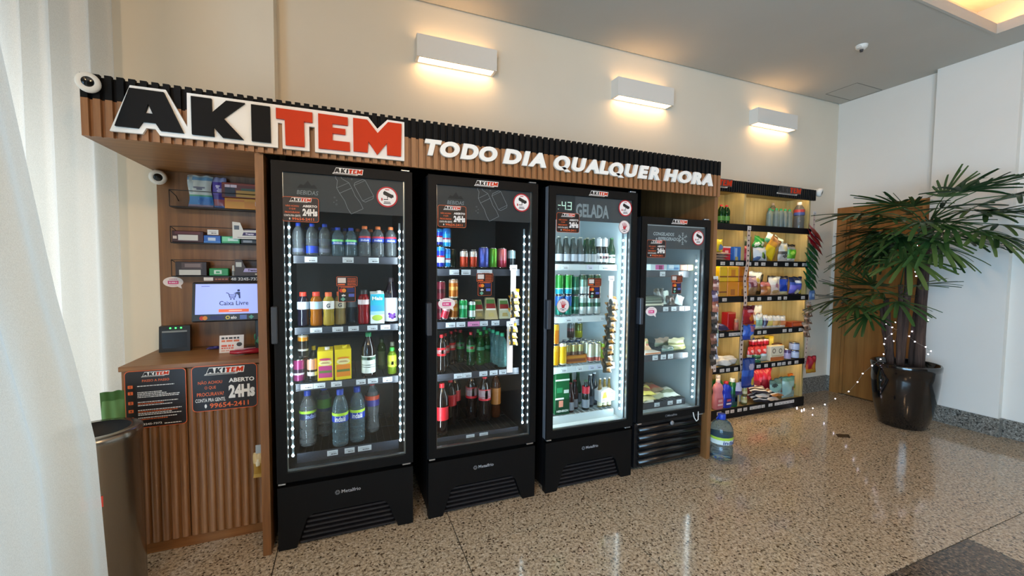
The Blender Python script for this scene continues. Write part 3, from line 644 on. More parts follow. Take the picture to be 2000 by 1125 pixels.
    # light strips just inside the door
    for sx in (-1, 1):
        x = (-hw+.068 if xc < .1 else -hw+.047) if sx < 0 else hw-.062; z0, z1 = zb+.10, zh0-.035
        st = MB().box(x-.005, x+.005, .072, .078, z0, z1, LEDB).build('light_strip', F)
        q = MB(); nl = int((z1-z0)/.0485)
        for i in range(nl): q.ball((x, .068, z0+.012+i*.0485), .0072, LED, 8, 4)
        q.build('diodes', st)['kind'] = 'stuff'
        li = area('strip_lamp', (x-sx*.004, .082, (z0+z1)/2), (0, 0, 0), .010, z1-z0, lit, LEDC, F)
        dirv = Vector((-sx*.75, .65, 0)).normalized(); li.rotation_euler = dirv.to_track_quat('-Z', 'Y').to_euler()
    return F
W_ = '#d5dde6'
fridge('tall black glass-door drinks fridge right next to the checkout', .0045, .3445, 2.012, 'dark', [1.543, 1.152, .842, .452], [.042, .038, .04, .07],
  {'stick': [('logo', .017, 1.968, 1), ('24', -.210, 1.712, 0), ('cctv', .215, 1.812, 0), ('pay', .006, 1.297, 0)],
   'price': [[(-.175, .062, W_), (.013, .058, W_), (.15, .056, W_)], [(-.155, .06, W_), (-.045, .056, W_), (.038, .056, W_), (.14, .056, W_), (.212, .054, W_)], [(-.205, .06, W_), (-.143, .06, W_), (-.055, .056, W_), (.075, .052, W_), (.14, .056, W_), (.222, .054, W_)], [(-.08, .056, W_), (.01, .054, W_), (.092, .074, W_)]]}, 2.7)
fridge('tall black glass-door fridge with small cans, second from the checkout', .7825, .3445, 2.012, 'dark', [1.478, 1.150, .825, .425], [.044, .042, .042, .06],
  {'stick': [('logo', .785, 1.968, 1), ('24', .578, 1.719, 0), ('cctv', 1.016, 1.834, 0), ('pay', .780, 1.317, 0), ('oval', .546, 1.241, 0)],
   'price': [[(.63, .075, W_), (.69, .075, W_), (.82, .10, W_)], [(.60, .06, W_), (.665, .058, W_), (.75, .08, '#e58cc2'), (.815, .056, W_), (.895, .054, W_)], [(.65, .056, W_), (.708, .056, W_), (.815, .054, W_), (.885, .054, W_), (.948, .05, W_)], [(.73, .055, W_), (.82, .058, W_)]]}, 2.7)
fridge('brightly lit white-lined beer fridge reading GELADA', 1.549, .344, 2.012, 'white', [1.515, 1.150, .800, .455], [.042, .042, .044, .075],
  {'stick': [('logo', 1.573, 1.968, 1), ('24', 1.346, 1.720, 0), ('cctv', 1.795, 1.848, 0), ('hand', 1.790, 1.727, 0), ('hand', 1.318, 1.195, 0), ('pay', 1.559, 1.285, 0)],
   'price': [[(1.40, .06, '#dfe8ea'), (1.60, .05, '#d3d6e6'), (1.72, .09, '#dfe8ea')], [(1.43, .06, '#dfe8ea'), (1.52, .06, '#dfe8ea'), (1.71, .04, '#dfe8ea')], [(1.40, .06, '#dfe8ea'), (1.53, .055, '#dfe8ea'), (1.63, .05, '#cdd6ea'), (1.69, .05, '#cdd6ea')], []]}, 2.9)
fridge('shorter black freezer reading CONGELADOS beside the right end panel', 2.259, .322, 1.857, 'short', [1.474, 1.200, .830, .458], [.05, .045, .05, .06],
  {'stick': [('logo', 2.275, 1.815, 1), ('24', 2.072, 1.569, 0), ('cctv', 2.465, 1.667, 0), ('pay', 2.271, 1.306, 0), ('oval', 2.042, 1.148, 0)],
   'price': [[(2.25, .05, '#c9d0d2'), (2.43, .045, '#c9d0d2')], [(2.29, .05, '#c9d0d2'), (2.37, .05, '#c9d0d2'), (2.45, .05, '#c9d0d2'), (2.51, .05, '#c9d0d2')], [(2.2, .05, '#c9d0d2'), (2.28, .05, '#c9d0d2'), (2.35, .05, '#c9d0d2'), (2.5, .05, '#c9d0d2')], [(2.23, .05, '#c9d0d2'), (2.36, .05, '#c9d0d2'), (2.45, .05, '#c9d0d2')]]}, 2.7)
# ================================================================ goods: builders
PROF = {
 'water': ([(1e-5, .012), (.5, .0), (.86, 0), (.97, .02), (1, .05), (1, .11), (.95, .125), (1, .14), (1, .20), (.95, .215), (1, .23), (1, .29), (.95, .305), (1, .32), (1, .62), (.97, .68), (.84, .77), (.58, .86), (.40, .895), (.38, .915)], .43, .90),
 'smooth': ([(1e-5, .01), (.5, 0), (.86, 0), (.97, .02), (1, .05), (1, .40), (.93, .46), (.93, .52), (1, .58), (1, .66), (.92, .74), (.7, .83), (.45, .89), (.40, .915)], .44, .90),
 'sport': ([(1e-5, .01), (.5, 0), (.86, 0), (.98, .02), (1, .06), (1, .22), (.93, .30), (.91, .38), (.98, .46), (1, .50), (1, .72), (.9, .79), (.68, .855), (.58, .875), (.56, .885)], .60, .875),
 'soda': ([(1e-5, .012), (.4, 0), (.8, 0), (.92, .02), (.97, .08), (.93, .2), (.86, .30), (.93, .42), (1, .55), (1, .66), (.93, .74), (.7, .83), (.45, .9), (.36, .925)], .40, .915),
 'long': ([(1e-5, .01), (.5, 0), (.92, 0), (1, .02), (1, .52), (.95, .58), (.72, .68), (.52, .76), (.46, .85), (.42, .96), (.42, .97)], .47, .962),
 'wine': ([(1e-5, .01), (.5, 0), (.95, 0), (1, .02), (1, .60), (.96, .66), (.74, .76), (.46, .86), (.38, .9), (.38, .92)], .42, .905),
 'jug': ([(1e-5, .01), (.5, 0), (.9, 0), (1, .03), (1, .26), (.93, .29), (.93, .33), (1, .36), (1, .60), (.94, .70), (.74, .80), (.40, .87), (.30, .885), (.29, .90)], .34, .88),
 'fat': ([(1e-5, .01), (.5, 0), (.92, 0), (1, .03), (1, .66), (.9, .76), (.6, .84), (.42, .87), (.42, .89)], .48, .87),
}
_ME = {}
def cached(key, fn):
    if key not in _ME: _ME[key] = fn()
    return _ME[key]
def bottle(name, label, loc, H, R, style, body, cap, bands=(), group=None, rz=0, txt=None, cat='bottle', ch=None, rot=None, dots=()):
    """bands: (z0, z1, colour or material) as fractions of the height; txt: (word, z, height, colour)"""
    o = thing(name, label, cat, loc, rz, group, rot)
    pr, cr, cz = PROF[style]
    put('body', cached(('b', style, H, R, body), lambda: MB().lathe([(r*R, z*H) for r, z in pr], body, 14).mesh('body')), o)
    def capm():
        m = MB(); r = cr*R; m.lathe([(r*.98, cz*H), (r, cz*H+.002), (r, H-.003), (r*.9, H), (1e-5, H)], cap, 12); return m.mesh('cap')
    put('cap', cached(('c', style, H, R, cap), capm), o)
    if bands:
        def lab():
            m = MB()
            for a, b, c in bands:
                mm = mat(c, .4) if isinstance(c, str) else c
                def rr(f):
                    for (r0, z0), (r1, z1) in zip(pr, pr[1:]):
                        if z0 <= f <= z1 and z1 > z0: return r0+(r1-r0)*(f-z0)/(z1-z0)
                    return 1
                k = 4; z = [a+(b-a)*i/k for i in range(k+1)]
                rad_ = max(rr(t) for t in z) if b-a < .3 or style in ('water', 'sport', 'soda') else None
                m.lathe([((rad_ or rr(t))*R+.0008, t*H) for t in z], mm, 14)
            if txt:
                w_, z, h, c = txt[:4]; m.text(w_, 0, z*H, h, 0, mat(c, .4), bold=.02, shear=.1, cyl=R+.0018, width=min(R*1.5, (txt[4] if len(txt) > 4 else R*1.4)))
            for q, (a, zc, r, c) in enumerate(dots):      # round fruit printed on the label
                e = R+.0018+.0002*q; m.add([(e*math.sin((a+r*math.cos(t*.6283))/e), -e*math.cos((a+r*math.cos(t*.6283))/e), zc*H+r*math.sin(t*.6283)) for t in range(10)], [tuple(range(10))], mat(c, .4))
            return m.mesh('label')
        put('label', cached(('l', style, H, R, tuple(bands), txt, tuple(dots)), lab), o)
    return o
ALU = mat('#c4c7ca', .25, 1.)
def can(name, label, loc, H, R, bands, group=None, rz=0, cat='can', metal=.35, rot=None):
    """bands: (upper limit as a fraction, colour)"""
    o = thing(name, label, cat, loc, rz, group, rot)
    def body():
        m = MB(); pr = [(1e-5, .006), (R*.7, .004), (R*.74, 0), (R*.98, .010)]; ms = [ALU, ALU, ALU]; prev = None
        for f, c in bands:
            z = max(.011, min(H-.013, f*H)); pr.append((R, z)); ms.append(mat(c, .28, metal))
        pr.append((R*.86, H-.004)); ms.append(mat(bands[-1][1], .28, metal)); m.lathe(pr, None, 14, mats=ms); return m.mesh('body')
    put('body', cached(('can', H, R, tuple(bands), metal), body), o)
    put('lid', cached(('lid', H, R), lambda: MB().lathe([(R*.86, H-.005), (R*.88, H), (R*.82, H), (R*.78, H-.005), (1e-5, H-.005)], ALU, 14).mesh('lid')), o)
    return o
def pillow(W, H, D, paint_, seed=0, nx=10, ny=12, crimp=.07):
    """a sealed foil bag standing on its lower seam; paint_(u, v) -> colour of the face"""
    rnd = random.Random(seed); m = MB(); ph = [rnd.uniform(0, 6.3) for _ in range(6)]
    G = []
    for side in (-1, 1):
        vs = []
        for j in range(ny+1):
            v = j/ny
            for i in range(nx+1):
                u = i/nx*2-1
                e = 0 if v < crimp or v > 1-crimp else math.sin(PI*(v-crimp)/(1-2*crimp))**.55
                t = D/2*e*(max(0., 1-abs(u)**2.6))**.8*(1+.16*math.sin(5*u+ph[0]+3*v)+.13*math.sin(9*v+ph[1]+4*u*side))
                am = min(1., W/.17); pinch = 1-.10*e*math.sin(PI*v); wav = .006*am*math.sin(8*u+ph[2])*(1 if v > .5 else .4)*(1-e)
                vs.append((u*W/2*pinch+.006*am*math.sin(7*v+ph[3]), side*t+wav, v*H+.004*am*math.sin(6*u+ph[4])*(v > .9)))
        for j in range(ny):
            for i in range(nx):
                a = j*(nx+1)+i; q = (a, a+1, a+nx+2, a+nx+1) if side < 0 else (a, a+nx+1, a+nx+2, a+1)
                G.append((vs, q, paint_((i+.5)/nx*2-1, (j+.5)/ny)))
    b = len(m.v); off = {}
    for vs, q, c in G:
        if id(vs) not in off: off[id(vs)] = len(m.v); m.v += vs
        m.f.append(tuple(off[id(vs)]+k for k in q)); m.mi.append(m._m(c if not isinstance(c, str) else mat(c, .3, spec=.6))); m.sm.append(True)
    return m
def bands_paint(stops, blot=None, seed=0):
    """stops: (v upper limit, colour); blot: (u, v, ru, rv, colour) patches"""
    def f(u, v):
        for (bu, bv, ru, rv, c) in (blot or ()):
            if ((u-bu)/ru)**2+((v-bv)/rv)**2 < 1: return c
        for t, c in stops:
            if v <= t: return c
        return stops[-1][1]
    return f
def bag(name, label, loc, W, H, D, stops, blot=None, seed=0, rz=0, rot=None, group=None, cat='snack bag', fine=False):
    k = ('bag', W, H, D, tuple(stops), tuple(blot or ()), seed, fine)
    me = cached(k, lambda: pillow(W, H, D, bands_paint(stops, blot), seed, 16 if fine else 10, 20 if fine else 12).mesh('bag'))
    o = put(name, me, None, loc, rot or (0, 0, rz)); return tag(o, label, cat, group)
def boxpack(name, label, loc, W, D, H, col, panels=(), rz=0, rot=None, group=None, cat='box', txt=()):
    """carton with printed panels on its front: (x0, x1, z0, z1, colour) as fractions"""
    o = thing(name, label, cat, loc, rz, group, rot)
    put('carton', cached(('box', W, D, H, col), lambda: MB().rbox(-W/2, W/2, -D/2, D/2, 0, H, mat(col, .4), min(.003, H*.1)).mesh('carton')), o)
    if panels or txt:
        def pp():
            m = MB(); y = -D/2-.0006
            for i, (a, b, c, d, cc) in enumerate(panels): m.rect(-W/2+a*W, -W/2+b*W, c*H, d*H, y-.0003*i, mat(cc, .4))
            for (t, fx, fz, fh, c) in txt: m.text(t, -W/2+fx*W, fz*H, fh*H, y-.004, mat(c, .4), bold=.03)
            return m.mesh('print')
        put('print', cached(('pp', W, D, H, tuple(panels), tuple(txt)), pp), o)
    return o
def carton(name, label, loc, W, D, H, col, panels, capcol, rz=0, group=None):
    """drink carton with sloped top and screw cap"""
    o = thing(name, label, 'carton', loc, rz, group); hh = H*.90
    m = MB(); m.add([(-W/2, -D/2, 0), (W/2, -D/2, 0), (W/2, D/2, 0), (-W/2, D/2, 0), (-W/2, -D/2, hh), (W/2, -D/2, hh), (W/2, D/2, H*.97), (-W/2, D/2, H*.97)],
        [(0, 3, 2, 1), (4, 5, 6, 7), (0, 1, 5, 4), (1, 2, 6, 5), (2, 3, 7, 6), (3, 0, 4, 7)], mat(col, .4)); m.build('body', o)
    p = MB()
    for i, q in enumerate(panels):
        y = -D/2-.0006-.0003*i
        if q[0] == 'e': p.disc(-W/2+q[1]*W, q[2]*hh, q[3]*W, q[4]*hh, y, mat(q[5], .4))
        elif q[0] == 't': p.text(q[1], -W/2+q[2]*W, q[3]*hh, q[4]*hh, y-.001, mat(q[5], .4), bold=.03, width=q[6]*W)
        else: p.rect(-W/2+q[0]*W, -W/2+q[1]*W, q[2]*hh, q[3]*hh, y, mat(q[4], .4))
    p.build('print', o)
    MB().lathe([(.013, H*.92), (.013, H), (1e-5, H)], mat(capcol, .4), 12, (.01, -D*.12)).build('cap', o)
    return o
CLR = liquid('#e6f2fa', .90, .06); CLB = liquid('#b4d8ea', .87, .06); GRN = liquid('#2f8a3a', .85, .06); GRD = liquid('#1d5a2a', .8, .06); AMB = liquid('#5a2c10', .7, .06); DARK = mat('#160c0a', .12, coat=.3)
CYC = liquid('#9fe0dc', .85, .15); CBLUE = mat('#1c3fae', .4); CGRN = mat('#1f9e72', .4); CORG = mat('#e2743a', .4); CRED = mat('#c81e2b', .4); CWHT = mat('#eceae6', .4); CGR2 = mat('#2f9a3a', .4)
# ================================================================ goods in the leftmost fridge
f1 = 'in the leftmost fridge'
z = 1.544
for i, x in enumerate((-.239, -.171, -.107)):
    bottle('water_bottle', f'{ORD[i]} clear blue-capped water bottle from left on top shelf, leftmost fridge', (x, 2.55, z), .178, .031, 'water', CLR, CBLUE, [(.08, .30, '#2446c8')] if i == 1 else [(.10, .22, mat('#9aa6c8', .4, alpha=.35))], 'water bottles on the top shelf of the leftmost fridge')
for i, x in enumerate((-.040, .030)):
    bottle('water_bottle', f'{("left", "right")[i]} green-and-blue labelled squat water bottle, top shelf of leftmost fridge', (x, 2.55, z), .162, .033, 'smooth', CLB, CBLUE, [(.50, .57, '#7ee08a'), (.40, .50, '#2a55a8')], 'green labelled water bottles on the top shelf', txt=('indaiá', .42, .012, '#dfe8ff'))
for i, x in enumerate((.104, .177, .249)):
    bottle('water_bottle', f'{ORD[i]} orange-capped water bottle with red and blue label, top shelf, leftmost fridge', (x, 2.55, z), .176, .034, 'smooth', CLR, CORG, [(.60, .66, '#c02a3a'), (.48, .60, '#2c4fc0')], 'orange capped water bottles on the top shelf', txt=('indaiá', .50, .012, '#dfe8ff'))
for i, x in enumerate((-.20, -.13, -.065, .0, .07, .14, .212)):
    bottle('water_bottle', f'{ORD[i]} clear water bottle of the rear row on top shelf, leftmost fridge', (x, 2.63, z), .165, .031, 'water', CLR, CBLUE if i < 4 else CORG, [(.45, .6, '#33508c')], 'rear row of water bottles on the top shelf')
z = 1.153
SP = lambda c: liquid(c, .55, .1)
bottle('sports_drink', 'dark drink bottle with red cap and white label, leftmost fridge', (-.221, 2.55, z), .190, .030, 'sport', mat('#171423', .15), mat('#d8402f', .4), [(.50, .72, '#c9d4e2')])
bottle('sports_drink', 'deep orange sports drink with red cap in leftmost fridge', (-.155, 2.55, z), .190, .032, 'sport', SP('#d07a10'), mat('#d8402f', .4), [(.50, .72, '#b9d8ee')])
bottle('sports_drink', 'pale yellow sports drink with orange cap and white G label', (-.092, 2.545, z), .187, .030, 'sport', SP('#e0c04a'), mat('#e0663a', .4), [(.50, .74, '#f2f0ea')], txt=('G', .54, .024, '#26304a', .02))
bottle('sports_drink', 'cream sports drink with G label behind the payment sticker', (-.032, 2.58, z), .187, .031, 'sport', SP('#c8b070'), mat('#e0663a', .4), [(.50, .72, '#cfc3a8')], txt=('G', .54, .024, '#26304a', .02))
bottle('sports_drink', 'grey-blue half hidden sports drink under the payment sticker, leftmost fridge', (.032, 2.63, z), .187, .029, 'sport', SP('#52606e'), mat('#3a4046', .4), [(.50, .68, '#76828e')])
bottle('juice_bottle', 'red juice bottle with white label beside the blue carton', (.096, 2.55, z), .198, .032, 'sport', SP('#a8121f'), mat('#2a2c30', .4), [(.58, .72, '#d8c9cc')])
carton('juice_carton', 'blue and white juice carton with green fruit print', (.170, 2.56, z), .078, .065, .192, '#e8f2f6', [(0, 1, .62, 1, '#2aa6c4'), (0, 1, .42, .62, '#3f9bd8'), (0, 1, .30, .42, '#9fd0ec'), ('e', .5, .20, .38, .10, '#a9c34a'), ('t', 'Mais', .5, .80, .12, '#eefaf0', .75)], '#f0f0ec')
bottle('juice_bottle', 'big dark grape juice bottle with white purple-grape label', (.254, 2.60, z), .268, .040, 'wine', mat('#16101a', .12), mat('#2a2026', .4), [(.02, .55, '#e6e8ee')], dots=[(.004, .10, .009, '#6a2a98'), (-.010, .13, .009, '#7a3aa8'), (.008, .145, .009, '#8a4ab8'), (.018, .12, .008, '#5a2088'), (-.004, .17, .009, '#7a3aa8'), (.015, .18, .008, '#8a4ab8'), (-.014, .19, .008, '#5a2088')])
z = .843
can('drink_can', 'purple can at the left end of the third shelf, leftmost fridge', (-.247, 2.545, z), .128, .029, [(.1, '#5a1648'), (.34, '#7a2058'), (.42, '#d8d0d8'), (.58, '#2a1028'), (1, '#8a2860')])
can('drink_can', 'black and orange can standing on top of the purple can', (-.226, 2.57, z+.131), .132, .028, [(.3, '#1a1412'), (.38, '#c8c4be'), (.5, '#2a1c14'), (.72, '#1c1512'), (.88, '#d08a2a'), (1, '#d8cbb4')])
can('drink_can', 'brown can under the black and orange can, leftmost fridge', (-.226, 2.605, z), .130, .028, [(.5, '#5a2c14'), (1, '#7a431e')])
can('drink_can', 'peach and black can left of the yellow cartons', (-.180, 2.55, z), .127, .027, [(.25, '#15120f'), (.42, '#d8d4cf'), (.52, '#2a2018'), (1, '#e2a68c')])
bottle('juice_bottle', 'yellow-capped dark bottle behind the peach can', (-.178, 2.64, z), .180, .024, 'fat', mat('#2a2412', .2), mat('#e2d22a', .4))
carton('juice_carton', 'yellow juice carton with purple panel, white cap', (-.112, 2.555, z), .080, .07, .186, '#e8d012', [(.06, .94, .10, .50, '#b8357e'), (.1, .9, .26, .34, '#5f7a3a'), ('e', .5, .60, .42, .10, '#e9dfa0'), ('e', .5, .72, .40, .04, '#c23a6a'), (.22, .78, .585, .60, '#8a3a2a'), (.3, .7, .615, .625, '#8a3a2a')], '#e6e6e0')
carton('juice_carton', 'yellow juice carton with orange panel, yellow cap', (-.022, 2.55, z), .085, .07, .192, '#ecd414', [(.06, .94, .10, .50, '#e0861c'), (.1, .9, .26, .34, '#5f7a3a'), ('e', .5, .60, .42, .10, '#e9dfa0'), ('e', .5, .72, .40, .03, '#e0861c'), (.22, .78, .585, .60, '#8a3a2a'), (.3, .7, .615, .625, '#8a3a2a')], '#e2d020', .12)
bottle('juice_bottle', 'dark juice bottle with green cap and white label', (.119, 2.55, z), .258, .039, 'wine', mat('#180d10', .1, coat=.4), mat('#1f7a4a', .4), [(.09, .48, '#dfe9e4'), (.385, .455, '#1c7a54'), (.27, .285, '#7f9a90'), (.22, .235, '#7f9a90')])
bottle('juice_bottle', 'dim green bottle in the back right of third shelf', (.205, 2.70, z), .19, .026, 'fat', liquid('#3a5a2a', .6), mat('#3a4a2a', .4), [(.15, .6, '#4a5a3a')])
bottle('juice_bottle', 'lime green bottle with green cap at the right end', (.254, 2.56, z), .158, .027, 'fat', liquid('#8aa81e', .5), mat('#3fae4a', .4), [(.28, .72, '#c8d838'), (.36, .5, '#e8e070')])
bottle('juice_bottle', 'pale capped green bottle behind the lime green bottle', (.262, 2.63, z), .178, .026, 'fat', liquid('#5a7a2e', .5), mat('#8a8a78', .4))
z = .453
LB = [(.55, .60, '#b6e23a'), (.44, .55, '#2440b0')]
bottle('water_bottle', 'large water bottle at the left of the bottom shelf', (-.212, 2.62, z), .32, .045, 'water', CLR, CBLUE, [(.60, .645, '#9ad03a'), (.49, .60, '#26304e')], txt=('indaiá', .51, .026, '#8fa2e0'), rz=.5)
bottle('water_bottle', 'large water bottle with green label set back, bottom shelf', (-.132, 2.74, z), .31, .043, 'water', CLR, CBLUE, [(.56, .74, '#4a8a34'), (.50, .56, '#2a3a5a')], rz=.7)
bottle('water_bottle', 'large water bottle with lime band, left of the front pair', (-.038, 2.55, z), .328, .0435, 'water', CLB, CBLUE, LB, txt=('indaiá', .455, .030, '#f0f4ff'))
bottle('water_bottle', 'large water bottle with lime band, right of the front pair', (.054, 2.58, z), .325, .0435, 'water', CLB, CBLUE, LB, txt=('indaiá', .455, .030, '#f0f4ff'))
bottle('water_bottle', 'large water bottle with red and blue label, bottom shelf', (.146, 2.70, z), .32, .043, 'soda', CLR, CRED, [(.64, .72, '#b8452a'), (.52, .64, '#3a3a86')])
# ---------------------------------------------------------------- second fridge
z = 1.480
EB = [(.25, '#1a2a9a'), (.5, '#d9dde8'), (.58, '#c03048'), (.8, '#1d3fc0'), (1, '#2a8ad0')]
EB2 = [(.28, '#1f8ac8'), (.42, '#c8d8e8'), (.5, '#a04060'), (.7, '#2a9ad8'), (1, '#2a78c8')]
can('energy_can', 'blue energy can at left edge of second fridge, lower', (.545, 2.54, z), .134, .027, EB)
can('energy_can', 'light blue energy can beside the left edge, lower of the pair', (.588, 2.56, z), .125, .027, EB2)
can('energy_can', 'light blue energy can stacked on top, under the notice sticker', (.588, 2.56, z+.126), .125, .027, EB2)
can('energy_can', 'dark blue energy can stacked at the left edge, upper', (.543, 2.575, z+.135), .112, .027, EB)
O2 = [(.66, '#b8391a'), (.7, '#d8d0c8'), (1, '#cfc6c0')]
can('energy_can', 'left red and silver can on top shelf of second fridge', (.697, 2.55, z), .112, .0265, O2, metal=.5)
can('energy_can', 'right red and silver can on top shelf of second fridge', (.758, 2.55, z), .112, .0265, O2, metal=.5)
can('energy_can', 'violet blue tall can on top shelf of second fridge', (.827, 2.55, z), .138, .0335, [(1, '#4a55a8')], metal=.5)
can('energy_can', 'bright green tall can on top shelf of second fridge', (.892, 2.55, z), .134, .0265, [(1, '#5a9a2e')], metal=.5)
can('energy_can', 'pink red tall can on top shelf of second fridge', (.954, 2.55, z), .134, .0305, [(.4, '#a83244'), (1, '#b8626a')], metal=.5)
can('energy_can', 'dark can with pale top at right end of top shelf', (1.025, 2.56, z), .124, .028, [(.55, '#10161a'), (1, '#7f959a')], metal=.2)
for i, x in enumerate((.648, .725, .79, .86, .92, .985)): can('energy_can', f'{ORD[i]} dark can in the rear row, top shelf of second fridge', (x, 2.66, z), .125, .027, [(1, ('#182a20', '#3a2018', '#20264a', '#243a1c', '#3a1c20', '#20282a')[i])], 'rear cans in the second fridge')
z = 1.153
for i in range(2): can('drink_can', ('dark red can standing at the left edge, second fridge', 'dark red can stacked above it at left edge, second fridge')[i], (.552, 2.56, z+i*.124), .123, .029, [(.4, '#5a1622'), (.6, '#3a0e16'), (1, '#6a2030')])
can('drink_can', 'red can tipped at the lower left of second shelf', (.556, 2.505, z+.012), .11, .024, [(.5, '#b02838'), (.7, '#d0a0a0'), (1, '#a01c2c')], rot=(0, .28, 0))
for i in range(2): can('drink_can', ('lower orange printed tall can next to the round sticker', 'upper orange printed tall can next to the round sticker')[i], (.632, 2.56, z+i*.131), .130, .030, [(.15, '#d8c8b4'), (.45, '#b8641c'), (.62, '#e0a050'), (.8, '#c86a20'), (1, '#c8a890')], metal=.5)
can('drink_can', 'green can with silver crest, second shelf of second fridge', (.693, 2.55, z), .130, .0275, [(.12, '#c9cfcc'), (.55, '#0f8a4a'), (.72, '#8fc8a4'), (1, '#14964e')])
can('drink_can', 'smaller green can with white window, beside the sandwiches', (.750, 2.55, z), .118, .024, [(.15, '#0e7a44'), (.5, '#cdd2cc'), (.8, '#0e8a4a'), (1, '#d0d4d0')])
def wedge(name, label, x, y, w, h, d, col, rz=0.):
    o = thing(name, label, 'sandwich', (x, y, z), rz); m = MB()
    m.add([(-w/2, -d/2, 0), (w/2, -d/2, 0), (w/2, d/2, 0), (-w/2, d/2, 0), (-w*.34, d*.1, h), (w*.34, d*.1, h), (w*.34, d/2, h), (-w*.34, d/2, h)], [(0, 3, 2, 1), (4, 5, 6, 7), (0, 1, 5, 4), (1, 2, 6, 5), (2, 3, 7, 6), (3, 0, 4, 7)], mat(col, .35)); m.build('pack', o)
    l = MB(); P = lambda u, v, e: ((u*(1-.32*v))*w/2, -d/2+(d*.6)*v-e, v*h+e*.3)
    for a, b, c in ((.72, .92, '#4a7a3a'), (.50, .74, '#8a1a22'), (.42, .50, '#e2e0d2')): l.add([P(-.86, a, .002), P(.86, a, .002), P(.86, b, .002), P(-.86, b, .002)], [(0, 1, 2, 3)], mat(c, .4))
    l.add([P(-.5, .12, .002), P(.5, .12, .002), P(.4, .3, .002), P(-.4, .3, .002)], [(0, 1, 2, 3)], mat('#b9a86a', .5)); l.build('label', o)
wedge('sandwich_pack', 'half hidden sandwich wedge behind the small green can', .805, 2.60, .075, .12, .10, '#9a8f6a'); wedge('sandwich_pack', 'sandwich wedge with red label in the middle of second shelf', .878, 2.56, .085, .135, .11, '#b5a67c', -.15); wedge('sandwich_pack', 'pale sandwich wedge with green and red label at right', .972, 2.56, .085, .125, .10, '#ccd0b4', -.1)
z = .828
CK = [(.44, .66, '#c01a26'), (.5, .6, '#e6d8d8')]
bottle('soda_bottle', 'cola bottle with red label at left edge of third shelf', (.555, 2.56, z), .235, .030, 'soda', DARK, CRED, CK)
for i, (x, y) in enumerate(((.60, 2.66), (.66, 2.74), (.71, 2.82))): bottle('soda_bottle', f'{ORD[i]} dim cola bottle receding behind left edge, second fridge third shelf', (x, y, z), .225, .03, 'soda', DARK, CRED, CK, 'dim cola bottles in the second fridge')
GB = [(.42, .62, '#1f7a3a'), (.50, .585, '#c8c4b8')]
bottle('soda_bottle', 'green soda bottle with round red mark on label', (.776, 2.66, z), .225, .029, 'soda', GRD, CRED, GB, txt=('o', .51, .014, '#c02a2a', .022)); bottle('soda_bottle', 'green soda bottle set further back, darker label', (.735, 2.78, z), .225, .029, 'soda', GRD, CRED, GB)
for i, (x, y) in enumerate(((.845, 2.66), (.86, 2.76), (.90, 2.70))): bottle('soda_bottle', f'{ORD[i]} green glassy water bottle in the middle, second fridge', (x, y, z), .225, .0285, 'water', GRN, CGR2, [(.45, .55, '#2a6a4a')], 'green glassy bottles in the second fridge')
for i, (x, y) in enumerate(((.962, 2.555), (.955, 2.63), (.948, 2.705), (.942, 2.78), (.935, 2.86))): bottle('water_bottle', f'{ORD[i]} pale teal-capped bottle from the front in the second fridge', (x, y, z), .226, .032, 'smooth', CYC, CGRN, (), 'teal capped bottles in the second fridge')
z = .430
bottle('soda_bottle', 'front cola bottle with red cap, bottom shelf second fridge', (.556, 2.55, z), .325, .042, 'soda', DARK, CRED, [(.30, .56, '#c8202c'), (.36, .5, '#ecdcdc')])
for i, (x, y) in enumerate(((.645, 2.70), (.70, 2.79))): bottle('soda_bottle', f'{("nearer", "farther")[i]} red-labelled cola bottle of the left pair, bottom shelf', (x, y, z), .31, .041, 'soda', DARK, CRED, [(.42, .66, '#b01c26')], 'red labelled cola bottles', rz=.4)
bottle('soda_bottle', 'cola bottle with white panel on red label, rear of middle pair', (.806, 2.74, z), .32, .041, 'soda', DARK, CRED, [(.48, .72, '#b41c28'), (.53, .70, '#d0ccd2')]); bottle('soda_bottle', 'cola bottle with white panel on red label, front of middle pair', (.882, 2.68, z), .32, .042, 'soda', DARK, CRED, [(.46, .70, '#b41c28'), (.50, .68, '#d8d4da')])
bottle('soda_bottle', 'amber guarana bottle with brown label, bottom shelf', (.978, 2.72, z), .32, .036, 'soda', AMB, mat('#7a4a1a', .4), [(.30, .66, '#8a5218'), (.40, .54, '#5a3a18')])
# ---------------------------------------------------------------- beer fridge
z = 1.517
for i, x in enumerate((1.376, 1.433, 1.491, 1.547)): bottle('beer_bottle', f'{ORD[i]} clear long-neck beer bottle from left, top shelf of GELADA fridge', (x, 2.55, z), .19, .0275, 'long', liquid('#8f9a96', .85, .05), mat('#c6c2b4', .4, .5), [(.10, .36, '#b4bcc6')], 'clear long neck bottles')
for i, x in enumerate((1.603, 1.653)): bottle('beer_bottle', f'{("left", "right")[i]} green long-neck with grey label, top shelf of GELADA fridge', (x, 2.55, z), .188, .0265, 'long', GRD, mat('#b8b29a', .4, .5), [(.08, .38, '#a8aeb0')], 'green long necks with grey labels')
for i, x in enumerate((1.702, 1.751)): bottle('beer_bottle', f'{("left", "right")[i]} dark beer bottle with silver foil neck, GELADA fridge', (x, 2.55, z), .194, .0275, 'long', mat('#10180f', .15), mat('#dfe2e2', .35, .3), [(.08, .40, '#e4e2e0'), (.20, .30, '#b8324e') if i else (.2, .3, '#d8d8dc'), (.66, .95, '#d8dcdc')], 'silver foil neck bottles')
bottle('beer_bottle', 'green beer bottle with white label at the right end', (1.810, 2.55, z), .192, .0285, 'long', GRD, mat('#2f7a3a', .4, .3), [(.06, .36, '#dfe6dc'), (.24, .30, '#3a6a48')])
